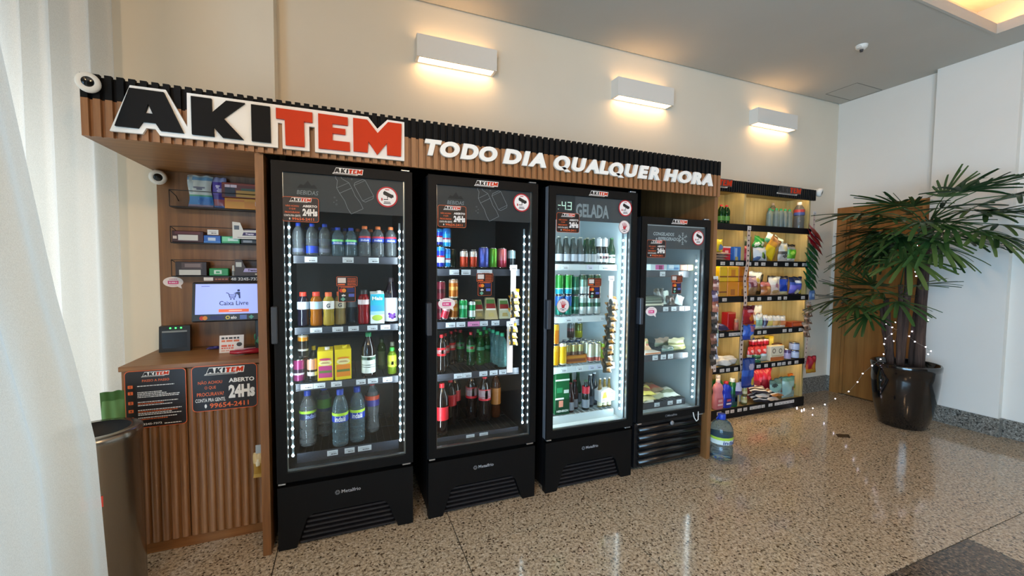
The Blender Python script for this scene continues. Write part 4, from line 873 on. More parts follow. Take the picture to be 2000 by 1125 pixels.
for i, x in enumerate((1.405, 1.462, 1.52, 1.575, 1.63, 1.68, 1.78)): bottle('beer_bottle', f'{ORD[i]} rear-row long-neck bottle on top shelf of GELADA fridge', (x, 2.62, z), .185, .0265, 'long', GRN if i > 3 else liquid('#8f9a96', .85, .05), mat('#b8b29a', .4, .5), [(.10, .36, '#8a968e')], 'rear row long necks')
z = 1.153
for i in range(4):
    for j in range(2): can('beer_can', f'{("lower", "upper")[j]} {("blue", "green")[j]} beer can {ORD[i]} from left, second shelf of GELADA fridge', (1.378+i*.034+(.0 if i < 3 else .012), 2.54+.055*(i % 2), z+j*.146), .144, .0285, [(.5, '#1e7a6a') , (1, '#2a62b4')] if not j else [(.3, '#2aa0b8'), (.34, '#cfe8ea'), (1, '#2c8a3a')], 'blue and green cans on the second shelf', metal=.45)
for j in range(2): can('beer_can', ('lower dark green tall beer can in the middle, GELADA fridge', 'upper dark green tall beer can in the middle, GELADA fridge')[j], (1.518, 2.56, z+j*.14), .139, .0275, [(.3, '#0d5a44'), (.42, '#8fb8a4'), (1, '#0e6a48')], metal=.4)
for i, x in enumerate((1.572, 1.628, 1.684)):
    for j in range(2): can('beer_can', f'{("lower", "upper")[j]} silver-white beer can with green star, {ORD[i]} from left', (x, 2.55-.006*i, z+j*.146), .144, .029, [(.42, '#cdd6d2'), (.62, '#2a5a38'), (.85, '#a8b8ae'), (1, '#cdd6d2')] if not j else [(.4, '#c4d0ca'), (.75, '#7f9a86'), (1, '#1f4a2c')], 'silver white cans with green star', metal=.45)
z = .803
for j in range(2): can('beer_can', ('lower amber can at left edge, third shelf of GELADA fridge', 'upper amber can at left edge, third shelf of GELADA fridge')[j], (1.350, 2.54, z+j*.150), .148, .029, [(.7, '#d8a010') if not j else (.7, '#c87a1a'), (1, '#e0b030')], metal=.4)
can('beer_can', 'bright yellow beer can at front left, third shelf', (1.408, 2.54, z), .162, .032, [(.12, '#d8d0b0'), (.85, '#e0b412'), (1, '#e8e0c8')], metal=.4)
o = thing('can_tray', 'low orange cardboard tray holding cans in GELADA fridge', 'tray', (1.535, 2.62, z)); m = MB(); TR = mat('#b06a1c', .6)
m.box(-.09, .09, -.055, -.052, 0, .058, TR); m.box(-.09, -.087, -.052, .10, 0, .058, TR); m.box(.087, .09, -.052, .10, 0, .058, TR); m.box(-.09, .09, .10, .103, 0, .058, TR); m.box(-.087, .087, -.052, .10, 0, .002, TR); m.build('wall', o)
MB().rect(-.08, .08, .012, .03, -.0556, mat('#7a3c12', .6)).rect(-.08, .08, .036, .05, -.0556, mat('#c88a2a', .6)).build('print', o)
GC = [(.3, '#b8a878'), (.6, '#8a6a58'), (1, '#c0b878')]
n_ = 0
for r_ in range(2):
    for i in range(3): can('beer_can', f'gold-rimmed can in the orange tray, {ORD[r_]} row, {ORD[i]} from left', (1.483+i*.053, 2.60+r_*.056, z+.003), .130, .0262, GC, 'cans in the orange tray', metal=.5)
FC = [(.1, '#dfe6e2'), (.3, '#b85a4a'), (.36, '#dfe2d8'), (1, '#d8d8b8')]
for i, (x, y) in enumerate(((1.648, 2.55), (1.700, 2.545), (1.655, 2.61), (1.708, 2.61), (1.662, 2.67), (1.715, 2.67))): can('beer_can', f'pale cream and red can in the right block, {ORD[i//2]} row, {("left", "right")[i%2]}', (x, y, z), .140, .0258, FC, 'cream and red cans', metal=.45)
for i, y in enumerate((2.545, 2.61, 2.67)): can('beer_can', f'lime green can at right end of third shelf, {ORD[i]} from front', (1.752, y, z), .140, .0235, [(1, '#9ab82e')], 'lime green cans', metal=.45)
for i, (x, y) in enumerate(((1.55, 2.75), (1.61, 2.76), (1.67, 2.76), (1.73, 2.76))): can('beer_can', f'{ORD[i]} dark blue-topped can in the back row, third shelf of GELADA fridge', (x, y, z), .135, .026, [(.7, '#6a7a5a'), (1, '#2a4468')], 'back row cans', metal=.45)
can('beer_can', 'olive yellow can standing on the back cans', (1.69, 2.79, z+.135), .125, .031, [(.5, '#a8a818'), (1, '#6a6a2a')], metal=.4)
can('beer_can', 'grey red-banded can on the back cans', (1.625, 2.80, z+.135), .12, .029, [(.5, '#5a4a44'), (.7, '#8a5a5a'), (1, '#7a7a78')], metal=.4)
z = .458
boxpack('beer_box', 'tall green beer carton with white bands at bottom left', (1.404, 2.59, z), .112, .14, .298, '#0d5a30', [(0, 1, .80, .84, '#d8e8dc'), (.1, .5, .52, .64, '#2a8a5a'), (.6, .95, .50, .58, '#c8d8d0'), (0, .6, .36, .40, '#e8ece8'), (.25, .6, .18, .34, '#c86a4a'), (0, 1, 0, .36, '#0a3a24'), (.25, .55, .18, .33, '#d8907a')], txt=(('HEINEKEN', .5, .06, .05, '#dfe8e2'),))
BB = [(.08, .36, '#7a7e86')]
for i, (x, y) in enumerate(((1.485, 2.55), (1.55, 2.60))): bottle('beer_bottle', f'{("left", "right")[i]} brown-red glass beer bottle beside the green carton', (x, y, z), .21, .028, 'long', mat('#2a1210', .12), mat('#7a2a2a', .4), BB, 'brown red bottles')
bottle('beer_bottle', 'dark beer bottle with red neck tag, bottom shelf', (1.617, 2.555, z), .215, .028, 'long', mat('#101812', .12), mat('#3a6a44', .4), [(.08, .36, '#7f868e'), (.56, .80, '#b81e30')])
for i, (x, y) in enumerate(((1.68, 2.60), (1.735, 2.63))): bottle('beer_bottle', f'{("left", "right")[i]} tall dark beer bottle left of the six-pack, bottom shelf', (x, y, z), .245, .03, 'long', mat('#161c22', .12), mat('#c8ccd0', .3, .6), [(.08, .34, '#3a4450')], 'tall dark bottles')
for i, (x, y) in enumerate(((1.50, 2.68), (1.57, 2.70), (1.63, 2.69))): bottle('beer_bottle', f'{ORD[i]} dim green-capped bottle in back of the bottom shelf', (x, y, z), .24, .029, 'long', GRD, mat('#2f5a3a', .4), BB, 'dim green capped bottles')
o = thing('six_pack', 'white and yellow cardboard bottle carrier, bottom shelf of GELADA fridge', 'bottle carrier', (1.784, 2.565, z)); m = MB()
m.prism([(-.06, .045), (.06, .055), (.062, .12), (.02, .145), (.0, .15), (-.062, .125)], -.05, .05, mat('#e9ebe8', .5)); m.build('carrier', o); MB().flat([(-.05, .075), (-.008, .08), (-.018, .125), (-.04, .12)], -.0506, mat('#e2cc1a', .5)).ring(.03, .098, .014, .02, -.0506, mat('#6a7a9a', .5)).rect(-.05, .0, .062, .066, -.0506, mat('#6a6a6a', .5)).build('print', o)
for i in range(3): bottle('beer_bottle', f'{ORD[i]} pale gold bottle in the white and yellow carrier', (1.745+i*.040, 2.565, z), .215, .0185, 'long', liquid('#a88a3a', .7), mat('#d8d8d4', .3, .5), [(.05, .2, '#d8d2b4')], 'bottles in the carrier')
# snacks clipped to the strips inside the fridges
def clip_strip(label, x, y, z0, z1, wd=.036, loc_tag=True):
    o = thing('clip_strip', label, 'clip strip', (x, y, z0)); MB().box(-wd/2, wd/2, -.001, .001, 0, z1-z0, mat('#c9bdb8', .6)).build('strip', o)
    if loc_tag: put('price_tag', price(.05, .034, '#dcd6dc'), o, (0, -.002, z1-z0-.03))
    return o
clip_strip('white clip strip hanging at the right of the second fridge, upper', 1.010, 2.488, 1.14, 1.50); clip_strip('white clip strip hanging at the right of the second fridge, lower', .990, 2.488, .80, 1.135, .04)
NB = [(.12, '#2a2410'), (.35, '#d09a2a'), (.55, '#e8dcc0'), (.8, '#c88c1e'), (1, '#b8801c')]
for i in range(4): bag('nut_bag', f'{ORD[i]} gold nut bag from top on the upper strip, second fridge', (1.022, 2.472, 1.290-i*.042), .066, .07, .018, NB, [(-.55, .4, .35, .5, '#1c1c16')], 10+i, rot=(-.5, .1*(-1)**i, .05), group='gold nut bags on the upper strip')
for i in range(3): bag('nut_bag', f'{ORD[i]} gold nut bag from top on the lower strip, second fridge', (1.010, 2.472, 1.065-i*.042), .062, .07, .018, NB, [(-.55, .4, .35, .5, '#1c1c16')], 20+i, rot=(-.5, .1*(-1)**i, .05), group='gold nut bags on the lower strip')
clip_strip('pale clip strip with price tag at the right of GELADA fridge', 1.762, 2.478, .75, 1.43, .034)
NC = [(.15, '#3a2a14'), (.4, '#9a6a2a'), (.6, '#d8c8a8'), (.85, '#7a5020'), (1, '#a87a34')]
for i in range(13): bag('nut_bag', f'{ORD[i]} brown nut bag from the top of the GELADA fridge strip', (1.780-.0035*i, 2.462, 1.225-i*.0405), .084, .072, .015, NC, [(-.55, .4, .4, .5, '#14201a'), (.5, .3, .3, .2, '#c88a3a')], 30+i % 4, rot=(-.48, .12*(-1)**i, .08*(-1)**i), group='brown nut bags on the strip')
# ---------------------------------------------------------------- freezer
z = 1.477
for i, (x, w_, c, p) in enumerate(((2.20, .16, '#b9cdd0', [(.3, .8, .1, .9, '#c85a96'), (.5, .7, .1, .8, '#8a2a5a')]), (2.345, .12, '#8fb6cc', [(.1, .5, .3, .9, '#d8e4ea'), (.5, .9, .1, .5, '#4a7aa8')]), (2.445, .075, '#c8907a', [(.1, .8, .2, .9, '#d8b49a')]), (2.515, .06, '#d8c08a', [(.2, .9, .2, .9, '#e8dcb0')]))):
    boxpack('ice_cream_box', ('long pale box with pink print on the freezer top shelf', 'pale blue box in the middle of the freezer top shelf', 'salmon box right of the pale blue box in freezer', 'small cream box at the right of freezer top shelf')[i], (x, 2.55, z), w_, .12, .045, c, p)
z = 1.203
bag('meal_pack', 'dark dim pouch standing in the middle of freezer second shelf', (2.285, 2.58, z), .10, .13, .05, [(.3, '#2e322c'), (1, '#3a3c34')], [(-.3, .7, .3, .15, '#7a8480')], 41, cat='pouch')
boxpack('meal_pack', 'stack of flat green-grey packs at the left, freezer second shelf', (2.17, 2.57, z), .16, .14, .075, '#4a5244', [(0, 1, .1, .25, '#c8c8b0'), (0, 1, .45, .55, '#8a9484'), (0, .9, .7, .8, '#626c58')], cat='pack'); boxpack('meal_pack', 'flat pale pack under the green-grey stack front', (2.20, 2.525, z), .15, .03, .022, '#c9c8b8', cat='pack')
bag('meal_pack', 'brown pouch leaning below the payment sticker in freezer', (2.385, 2.55, z), .085, .075, .05, [(1, '#4c4238')], [(0, .6, .4, .2, '#6a4a3c')], 42, rot=(-.3, 0, 0), cat='pouch')
bag('meal_pack', 'white napkin-like pouch behind the brown pouch in freezer', (2.37, 2.62, z), .10, .11, .03, [(1, '#b9c4b4')], None, 43, cat='pouch'); bag('meal_pack', 'white crumpled pouch at right of freezer second shelf', (2.465, 2.56, z), .085, .075, .04, [(1, '#cfd6d0')], None, 44, rot=(0, .3, 0), cat='pouch')
z = .833
boxpack('pizza_pack', 'pizza tray with printed top at the left of the freezer', (2.17, 2.56, z), .15, .13, .018, '#d8d4c8', [(0, 1, .2, .8, '#b8744a')], cat='tray')
bag('pizza_pack', 'pizza portion under film on the left freezer tray', (2.165, 2.58, z+.018), .13, .10, .03, [(.3, '#c8a47a'), (.5, '#b85a3a'), (.7, '#8a9a4a'), (1, '#d8b884')], [(.2, .5, .3, .2, '#e0c890')], 45, rot=(-.6, 0, 0), cat='pizza'); bag('meal_pack', 'brown bag leaning on the left wall of freezer', (2.125, 2.66, z), .09, .15, .04, [(1, '#7a5040')], None, 46, cat='pouch')
bag('bread_pack', 'dim wrapped bread roll left of the pale loaf in freezer', (2.36, 2.62, z+.03), .15, .07, .06, [(.5, '#6a7460'), (1, '#8a7a68')], None, 47, rot=(0, 0, .1), cat='bread'); bag('bread_pack', 'dim wrapped bread roll under the other, freezer third shelf', (2.375, 2.56, z), .13, .05, .06, [(.5, '#8a9c90'), (1, '#5a6458')], None, 48, cat='bread')
bag('bread_pack', 'lower pale loaf pack at right of freezer third shelf', (2.47, 2.56, z), .17, .058, .09, [(.3, '#8a8a58'), (.7, '#b8ae70'), (1, '#d8d6b0')], None, 49, cat='bread', fine=True); bag('bread_pack', 'upper pale loaf pack stacked at right of freezer third shelf', (2.465, 2.57, z+.045), .165, .055, .09, [(.4, '#a8a26c'), (1, '#c8c29a')], None, 50, cat='bread', fine=True)
z = .461
for i, (x, y, zz, r3, c1, c2) in enumerate(((2.16, 2.56, 0, .1, '#b8b078', '#6a7458'), (2.165, 2.60, .03, -.2, '#d8cf6a', '#8a6a4a'), (2.30, 2.58, 0, .3, '#9aa084', '#c8c0a0'), (2.40, 2.58, .0, -.05, '#c9d0c2', '#7a8468'), (2.32, 2.64, .03, .2, '#7a6a50', '#8a4a38'))):
    bag('frozen_pack', ('flat yellow-green frozen pack at lower left of the freezer', 'pale yellow frozen pack lying on top at lower left', 'mixed frozen pack in the middle of freezer bottom', 'silver flat frozen pack at right of freezer bottom', 'brown-red frozen pack on top in the middle, freezer bottom')[i], (x, y-.06, z+.015+zz), .16, .15, .03, [(.3, c1), (.6, c2), (1, c1)], [(.2, .5, .3, .15, c2)], 60+i, rot=(-1.35, 0, r3), cat='frozen pack', fine=True)
boxpack('frozen_box', 'slim pale box at the front left of freezer bottom', (2.15, 2.515, z), .09, .03, .018, '#d2d0bc', cat='box')
# ================================================================ checkout bay
def wire_shelf(label, z0, z1):
    o = thing('wire_shelf', label, 'wire shelf', (-.68, 3.068, z0)); W = mat('#171516', .4); a, b, y = -.263, .265, -.088; h = z1-z0
    m = MB()
    for p in ([(a, y, h), (b, y, h)], [(a, y, 0), (b, y, 0)], [(a, y, 0), (a, y, h)], [(b, y, 0), (b, y, h)], [(a, y, h), (a+.015, -.03, h*.72), (a+.018, -.002, h*.45)], [(a, y, 0), (a, -.002, 0)], [(b, y, 0), (b, -.002, 0)], [(b, y, h), (b, -.002, h*.5)]): m.tube(p, .0022, W, 6)
    m.build('wire', o); MB().box(a, b, y, -.001, -.004, -.001, W).build('plate', o); return o
wire_shelf('top black wire shelf holding activity books above the monitor', 1.827, 1.921)
wire_shelf('middle black wire shelf holding small boxes above the monitor', 1.617, 1.711)
wire_shelf('lowest black wire shelf, right above the monitor', 1.420, 1.516)
z = 1.829
bag('activity_book', 'white and blue activity pack in clear sleeve, top wire shelf', (-.803, 3.02, z), .125, .192, .02, [(.10, '#8f86a8'), (.34, '#3a86c8'), (.42, '#5aa888'), (.86, '#d4dedc'), (.95, '#6f9ec4'), (1, '#c9d6da')], [(.3, .2, .6, .1, '#2a6ab8'), (-.75, .7, .2, .25, '#b8c8cc'), (.0, .62, .55, .05, '#7a7f92')], 71, cat='activity pack', fine=True)
bag('activity_book', 'violet activity pack in clear sleeve, top wire shelf', (-.712, 3.03, z), .075, .19, .02, [(.12, '#3a5aa0'), (.32, '#a04a52'), (.45, '#4a3a8c'), (.86, '#5a4aa6'), (1, '#9aa2cc')], [(.2, .58, .5, .07, '#c8c0e8'), (-.2, .72, .35, .05, '#d8d4f0')], 72, cat='activity pack', fine=True)
boxpack('candy_box', 'orange candy carton, lower of the stacked pair, top wire shelf', (-.572, 3.02, z), .205, .07, .066, '#d08a1c', [(.05, .5, .68, .86, '#c8701c'), (.5, .8, .1, .7, '#c87a14'), (.78, .95, .35, .75, '#d8d4e0'), (.8, .93, .4, .68, '#6a6a9a')])
boxpack('candy_box', 'brown and gold candy carton stacked on the orange one', (-.580, 3.022, z+.067), .22, .066, .092, '#6a2a1c', [(.02, .98, .84, .97, '#8a3418'), (.34, .98, .08, .5, '#c08a34'), (.08, .32, .1, .7, '#3a3034'), (.46, .95, .52, .66, '#4a5a44'), (.08, .2, .68, .86, '#e2c8cc'), (.21, .36, .68, .86, '#e2c8cc')])
z = 1.619
boxpack('chocolate_box', 'dark red open chocolate display box with white price, middle shelf', (-.862, 3.02, z), .155, .07, .068, '#3a1016', [(.2, .82, .18, .66, '#d0d2d2'), (.04, .16, .3, .55, '#d8c8c0'), (.1, .9, .72, .95, '#57202a')])
boxpack('gum_box', 'small blue gum box on the middle wire shelf', (-.742, 3.015, z), .085, .06, .046, '#2460b8', [(.25, .7, .3, .7, '#bcd0ea'), (0, 1, 0, .25, '#3a7ac8')])
boxpack('gum_box', 'mint green gum box right of the blue one, middle shelf', (-.648, 3.015, z), .095, .06, .044, '#3fa070', [(.05, .45, .3, .9, '#7ad0a0'), (.35, .9, .35, .7, '#c8e6d8')])
boxpack('gum_box', 'black low box under the white candy box, middle shelf', (-.535, 3.01, z), .12, .055, .028, '#1c1e20', [(.1, .5, .3, .8, '#8a8e92')])
o = thing('candy_display', 'white open candy display box with purple wordmark, middle shelf', 'display box', (-.548, 3.0, z+.029)); m = MB(); CRM = mat('#e4ded2', .5)
m.prism([(-.085, 0), (.085, 0), (.085, .098), (.058, .096), (.035, .052), (-.028, .05), (-.045, .098), (-.085, .102)], -.038, -.035, CRM); m.box(-.085, -.082, -.035, .035, 0, .1, CRM); m.box(.082, .085, -.035, .035, 0, .1, CRM); m.box(-.085, .085, .032, .035, 0, .07, CRM); m.build('carton', o)
MB().flat([(-.035, .02), (.038, .02), (.044, .04), (-.028, .04)], -.0388, mat('#3a2a5a', .5)).text('Trento', .004, .024, .012, -.0394, mat('#e8e0ee', .5), bold=.04, shear=.15).rect(-.076, -.05, .055, .08, -.0388, mat('#5a6068', .5)).rect(-.06, .07, .006, .011, -.0388, mat('#a89a94', .5)).build('print', o)
MB().rbox(-.05, .06, -.02, .02, .01, .066, mat('#3c2a44', .35), .008).rbox(-.04, .05, -.028, .0, .02, .058, mat('#c9c2d4', .3), .006).build('candy', o)
tag(put('price_card', price(.055, .03, '#d8dcdc'), None, (-.735, 2.976, 1.668)), 'white price card clipped on the middle wire shelf', 'price card')
z = 1.422
boxpack('chocolate_box', 'brown open chocolate display box with white price, lowest shelf', (-.850, 3.02, z), .155, .07, .085, '#2c1a18', [(.12, .80, .06, .42, '#c9cac6'), (.2, .85, .5, .92, '#4a3a3a'), (.3, .8, .6, .85, '#7a6a6a')])
boxpack('gum_box', 'bright green gum box on the lowest wire shelf', (-.713, 3.01, z), .098, .05, .046, '#1f8a44', [(.25, .65, .25, .75, '#cfe6d4'), (.35, .55, .35, .6, '#2a9a5a')])
o = thing('lip_balm', 'small white tube standing beside the brown display box', 'tube', (-.640, 3.0, z)); MB().lathe([(1e-5, 0), (.009, 0), (.009, .04), (.007, .043), (.007, .062), (1e-5, .066)], mat('#d8d2c4', .4), 10).build('body', o); MB().lathe([(.0094, .006), (.0094, .03)], mat('#8a8a86', .4), 10).build('label', o)
o = thing('candy_display', 'dark brown open display box with violet wordmark, lowest shelf', 'display box', (-.540, 3.0, z)); m = MB(); BR2 = mat('#40302a', .5)
m.prism([(-.085, 0), (.085, 0), (.085, .098), (.066, .096), (.035, .052), (-.028, .05), (-.050, .1), (-.085, .102)], -.038, -.035, BR2); m.box(-.085, -.082, -.035, .035, 0, .1, BR2); m.box(.082, .085, -.035, .035, 0, .1, BR2); m.box(-.085, .085, .032, .035, 0, .1, BR2); m.build('carton', o)
MB().flat([(-.042, .024), (.05, .024), (.058, .046), (-.034, .046)], -.0388, mat('#b8a8d0', .5)).text('Trento', .006, .029, .013, -.0394, mat('#3a2040', .5), bold=.04, shear=.15).rect(-.08, -.05, .055, .084, -.0388, mat('#c8c4b8', .5)).rect(.02, .075, .006, .016, -.0388, mat('#c0b090', .5)).build('print', o)
o = thing('phone_strip', 'black strip with white phone number above the monitor', 'sign strip', (-.56, 2.975, 1.388)); MB().box(-.09, .10, -.001, .001, 0, .028, mat('#1a1416', .5)).build('card', o); MB().text('48 3245-7372', -.01, .006, .018, -.0016, PRT, bold=.02, width=.16).build('print', o)
o = thing('price_strip', 'white and brown shelf strip under the lowest wire shelf', 'sign strip', (-.735, 2.975, 1.390)); MB().box(-.055, .075, -.001, .001, 0, .026, mat('#4a2a20', .5)).build('card', o); m = MB(); m.rect(-.052, -.005, .003, .023, -.0014, PRT); scribble(m, .005, .07, .008, .008, -.0014, mat('#b8745a', .5), random.Random(3)); m.build('print', o)
# payment monitor
o = thing('monitor', 'checkout touch monitor showing Caixa Livre', 'monitor', (-.60, 2.85, .98), 0); Rm_ = Matrix.Rotation(rad(-9), 4, 'X')
def tilt(mb): mb.v = [tuple(Rm_ @ Vector(p)+Vector((0, 0, .285))) for p in mb.v]; return mb
tilt(MB().rbox(-.215, .19, 0, .022, -.105, .125, mat('#15161a', .35), .006)).build('bezel', o)
SCR = mat('#9dadf4', .4, emit=.55); m = MB(); m.rect(-.198, .178, -.062, .113, -.0008, SCR)
NV = mat('#2b3c66', .5, emit=.15); m.text('Caixa Livre', -.01, -.012, .026, -.0014, NV, bold=.012, width=.145); m.rect(-.085, .065, -.052, -.034, -.0014, mat('#e0673f', .5, emit=.5)); m.rect(-.035, .03, -.046, -.041, -.002, mat('#f0c8b8', .5, emit=.4))
m.stroke([(-.05, .062), (-.038, .058), (-.03, .032), (-.006, .032), (.0, .055)], .004, -.0014, NV); m.stroke([(-.034, .05), (.0, .05)], .003, -.0014, NV); m.stroke([(-.032, .041), (-.003, .041)], .003, -.0014, NV); m.disc(-.026, .024, .004, .004, -.0014, NV, 8); m.disc(-.010, .024, .004, .004, -.0014, NV, 8); m.disc(.012, .075, .007, .007, -.0014, NV, 10); m.flat([(.004, .066), (.02, .066), (.022, .028), (.014, .028), (.012, .045), (.004, .055), (-.01, .06), (-.012, .056)], -.0014, NV); m.rect(-.17, -.13, .098, .102, -.0014, mat('#6b78b8', .5, emit=.3))
tilt(m).build('screen', o)
m = MB(); y = -.0008; m.disc(-.165, -.083, .012, .012, y, mat('#c8331f', .5), 14); m.disc(-.15, -.083, .012, .012, y-.0003, mat('#e08a2a', .5), 14); m.rect(-.125, -.06, -.095, -.07, y, mat('#17225e', .5)); m.ring(-.04, -.083, .006, .011, y, mat('#d8c040', .5), 14); m.text('elo', -.01, -.092, .018, y, PRT, bold=.03); m.rect(.02, .055, -.095, -.07, y, mat('#5f78b8', .5)); m.flat([(.078, -.096), (.092, -.083), (.078, -.07), (.064, -.083)], y, mat('#4fa08a', .5)); tilt(m).build('payment_stickers', o)
MB().rbox(.09, .15, .02, .045, 0, .30, mat('#1a1b1e', .4), .004).build('stand', o); MB().rbox(.03, .19, -.03, .10, 0, .012, mat('#1a1b1e', .4), .004).build('foot', o)
# card reader box and small things on the counter
o = thing('card_reader', 'black desktop reader with green lights on the counter', 'card reader', (-.935, 2.985, .98), .12)
m = MB(); m.add([(-.072, -.035, 0), (.072, -.035, 0), (.072, .035, 0), (-.072, .035, 0), (-.072, -.018, .148), (.072, -.018, .148), (.072, .035, .148), (-.072, .035, .148)], [(0, 3, 2, 1), (4, 5, 6, 7), (0, 1, 5, 4), (1, 2, 6, 5), (2, 3, 7, 6), (3, 0, 4, 7)], mat('#17191c', .35)); m.build('housing', o)
f_ = lambda zz: -.035+.017*zz/.148-.0012
m = MB(); m.add([(-.058, f_(.022), .022), (.058, f_(.022), .022), (.058, f_(.125), .125), (-.058, f_(.125), .125)], [(0, 1, 2, 3)], mat('#2a2d31', .15)); m.add([(-.058, f_(.112)-.0005, .112), (.058, f_(.112)-.0005, .112), (.058, f_(.122)-.0005, .122), (-.058, f_(.122)-.0005, .122)], [(0, 1, 2, 3)], mat('#8a9094', .4)); m.build('window', o)
m = MB()
for x in (-.02, .005, .03): m.ball((x, f_(.137)-.001, .137), .0045, mat('#3dff5a', .4, emit=5.), 8, 5)
m.build('lights', o)
o = thing('notice_card', 'small white folded card with orange and black print below the monitor', 'card', (-.622, 2.82, .98), .03, rot=(-.18, 0, .03)); MB().box(-.06, .06, 0, .002, 0, .10, mat('#e4d9d0', .5)).build('card', o); m = MB(); rnd = random.Random(4)
for zz, c in ((.078, '#33302e'), (.062, '#d8683a'), (.034, '#d8502a'), (.022, '#d8502a'), (.008, '#d89a80')): scribble(m, -.05, .045 if zz > .05 else .01, zz, .011 if zz > .03 else .007, -.0006, mat(c, .5), rnd)
m.disc(.038, .045, .014, .012, -.0006, mat('#2a2624', .5)); m.build('print', o)
bag('candy_packet', 'small dark blue wrapped sweet lying on the counter', (-.735, 2.93, .988), .075, .03, .016, [(1, '#2c2a6a')], [(.2, .5, .3, .3, '#6a68b0')], 73, rot=(-1.3, 0, .1), cat='candy')
o = thing('red_pouch', 'glossy red pouch lying at the front of the counter', 'pouch', (-.525, 2.735, .981), .12); RD = mat('#a30f24', .25, coat=.4)
m = MB(); ny = 8
vs = []; fs = []
for i in range(13):
    for j in range(ny):
        a = 2*PI*j/ny; u = i/12; wd = .034*math.sin(PI*min(max(u, .04), .96))**.45; vs.append((-.085+.17*u, wd*math.cos(a), .016+.016*math.sin(a)*math.sin(PI*min(max(u, .05), .95))**.5+.003*math.sin(9*u+a)))
for i in range(12):
    for j in range(ny): fs.append((i*ny+j, i*ny+(j+1) % ny, (i+1)*ny+(j+1) % ny, (i+1)*ny+j))
m.add(vs, fs, RD, True); m.build('pouch', o); MB().tube([(-.06, -.02, .034), (-.02, -.028, .037), (.04, -.02, .037)], .003, mat('#d8a0a8', .4)).build('zip', o)
def crumple(name, label, loc, rx, ry, rz_, col, seed, cat, rough=.6, base=True):
    rnd = random.Random(seed); bm = bmesh.new(); bmesh.ops.create_icosphere(bm, subdivisions=3, radius=1); ph = [rnd.uniform(0, 6.3) for _ in range(9)]
    for p in bm.verts:
        c = p.co.copy(); k = 1+.16*math.sin(5*c.x+ph[0]+2*c.z)+.14*math.sin(7*c.y+ph[1]+3*c.x)+.12*math.sin(9*c.z+ph[2]+4*c.y)+.05*math.sin(17*c.x+13*c.z+ph[3])
        p.co = (c.x*rx*k, c.y*ry*k, max(c.z*rz_*k, -rz_*.8 if base else -9)+rz_*.8)
    m = MB(); bm.verts.index_update(); m.add([p.co[:] for p in bm.verts], [[q.index for q in f.verts] for f in bm.faces], col if not isinstance(col, str) else mat(col, rough), True); bm.free()
    return tag(m.build(name, None, loc), label, cat)
crumple('cleaning_cloth', 'crumpled green cloth beside the monitor on the counter', (-.475, 2.90, .981), .045, .04, .062, '#3a7a58', 5, 'cloth')
# bin, green bag, curtain-side clutter
o = thing('waste_bin', 'brushed steel waste bin with black opening beside the checkout cabinet', 'bin', (-1.0, 2.27, 0)); ST = mat('#8a8378', .22, .9)
MB().lathe([(1e-5, .0), (.148, .0), (.15, .01), (.15, .74), (.153, .745), (.153, .775), (.14, .782), (.115, .782)], ST, 36).build('body', o)
MB().lathe([(.116, .781), (.112, .70), (1e-5, .70)], mat('#08080a', .6), 36).build('opening', o)
m = MB(); m.text('', 0, 0, .1, 0, PRT) if 0 else None
for i in range(5):
    a0, a1 = rad(-86+i*5), rad(-81+i*5); R_ = .1512; m.add([(R_*math.cos(a0), R_*math.sin(a0), .50), (R_*math.cos(a1), R_*math.sin(a1), .50), (R_*math.cos(a1), R_*math.sin(a1), .545), (R_*math.cos(a0), R_*math.sin(a0), .545)], [(0, 1, 2, 3)], mat('#c83a28', .4))
m.build('red_sticker', o)
o = bag('green_bag', 'green fabric bag standing behind the steel bin by the curtain', (-1.035, 2.50, 0), .085, .885, .08, [(1, mat('#5d8a52', .7))], None, 81, cat='bag', fine=True, rz=.3)
o = thing('hanging_packet', 'golden foil packet taped to the panel edge beside the cabinet', 'packet', (-.437, 2.47, .37), 0)
m = pillow(.05, .135, .03, bands_paint([(.2, '#c9a85a'), (.55, '#b08a3a'), (1, '#d8c08a')], [(0, .6, .4, .12, '#e8dfc0')]), 82); m.build('foil', o); MB().box(-.012, .012, -.002, 0, .13, .175, mat('#b9c0c4', .3, .6)).build('clip', o)
# cameras
def dome(label, loc, R, aim):
    o = thing('security_camera', label, 'camera', loc); q = Vector(aim).normalized().to_track_quat('Z', 'Y'); Mx = q.to_matrix().to_4x4()
    def add(mb, nm): mb.v = [tuple(Mx @ Vector(p)) for p in mb.v]; mb.build(nm, o)
    add(MB().lathe([(1e-5, -.02), (R*.75, -.02), (R, .0), (R, R*.35), (R*.9, R*.62), (R*.55, R*.74), (R*.5, R*.70)], PLAST, 24), 'shell')
    add(MB().lathe([(R*.52, R*.70), (R*.42, R*.74), (1e-5, R*.76)], mat('#050506', .1), 20), 'lens')
    add(MB().lathe([(R*.6, -.045), (R*.7, -.02)], PLAST, 20), 'mount'); return o
dome('white camera at the left top corner of the big sign', (-.995, 2.315, 2.248), .040, (.30, -.9, -.12))
dome('white camera under the header in the corner of the checkout bay', (-1.005, 3.02, 1.993), .042, (.28, -.9, -.15))
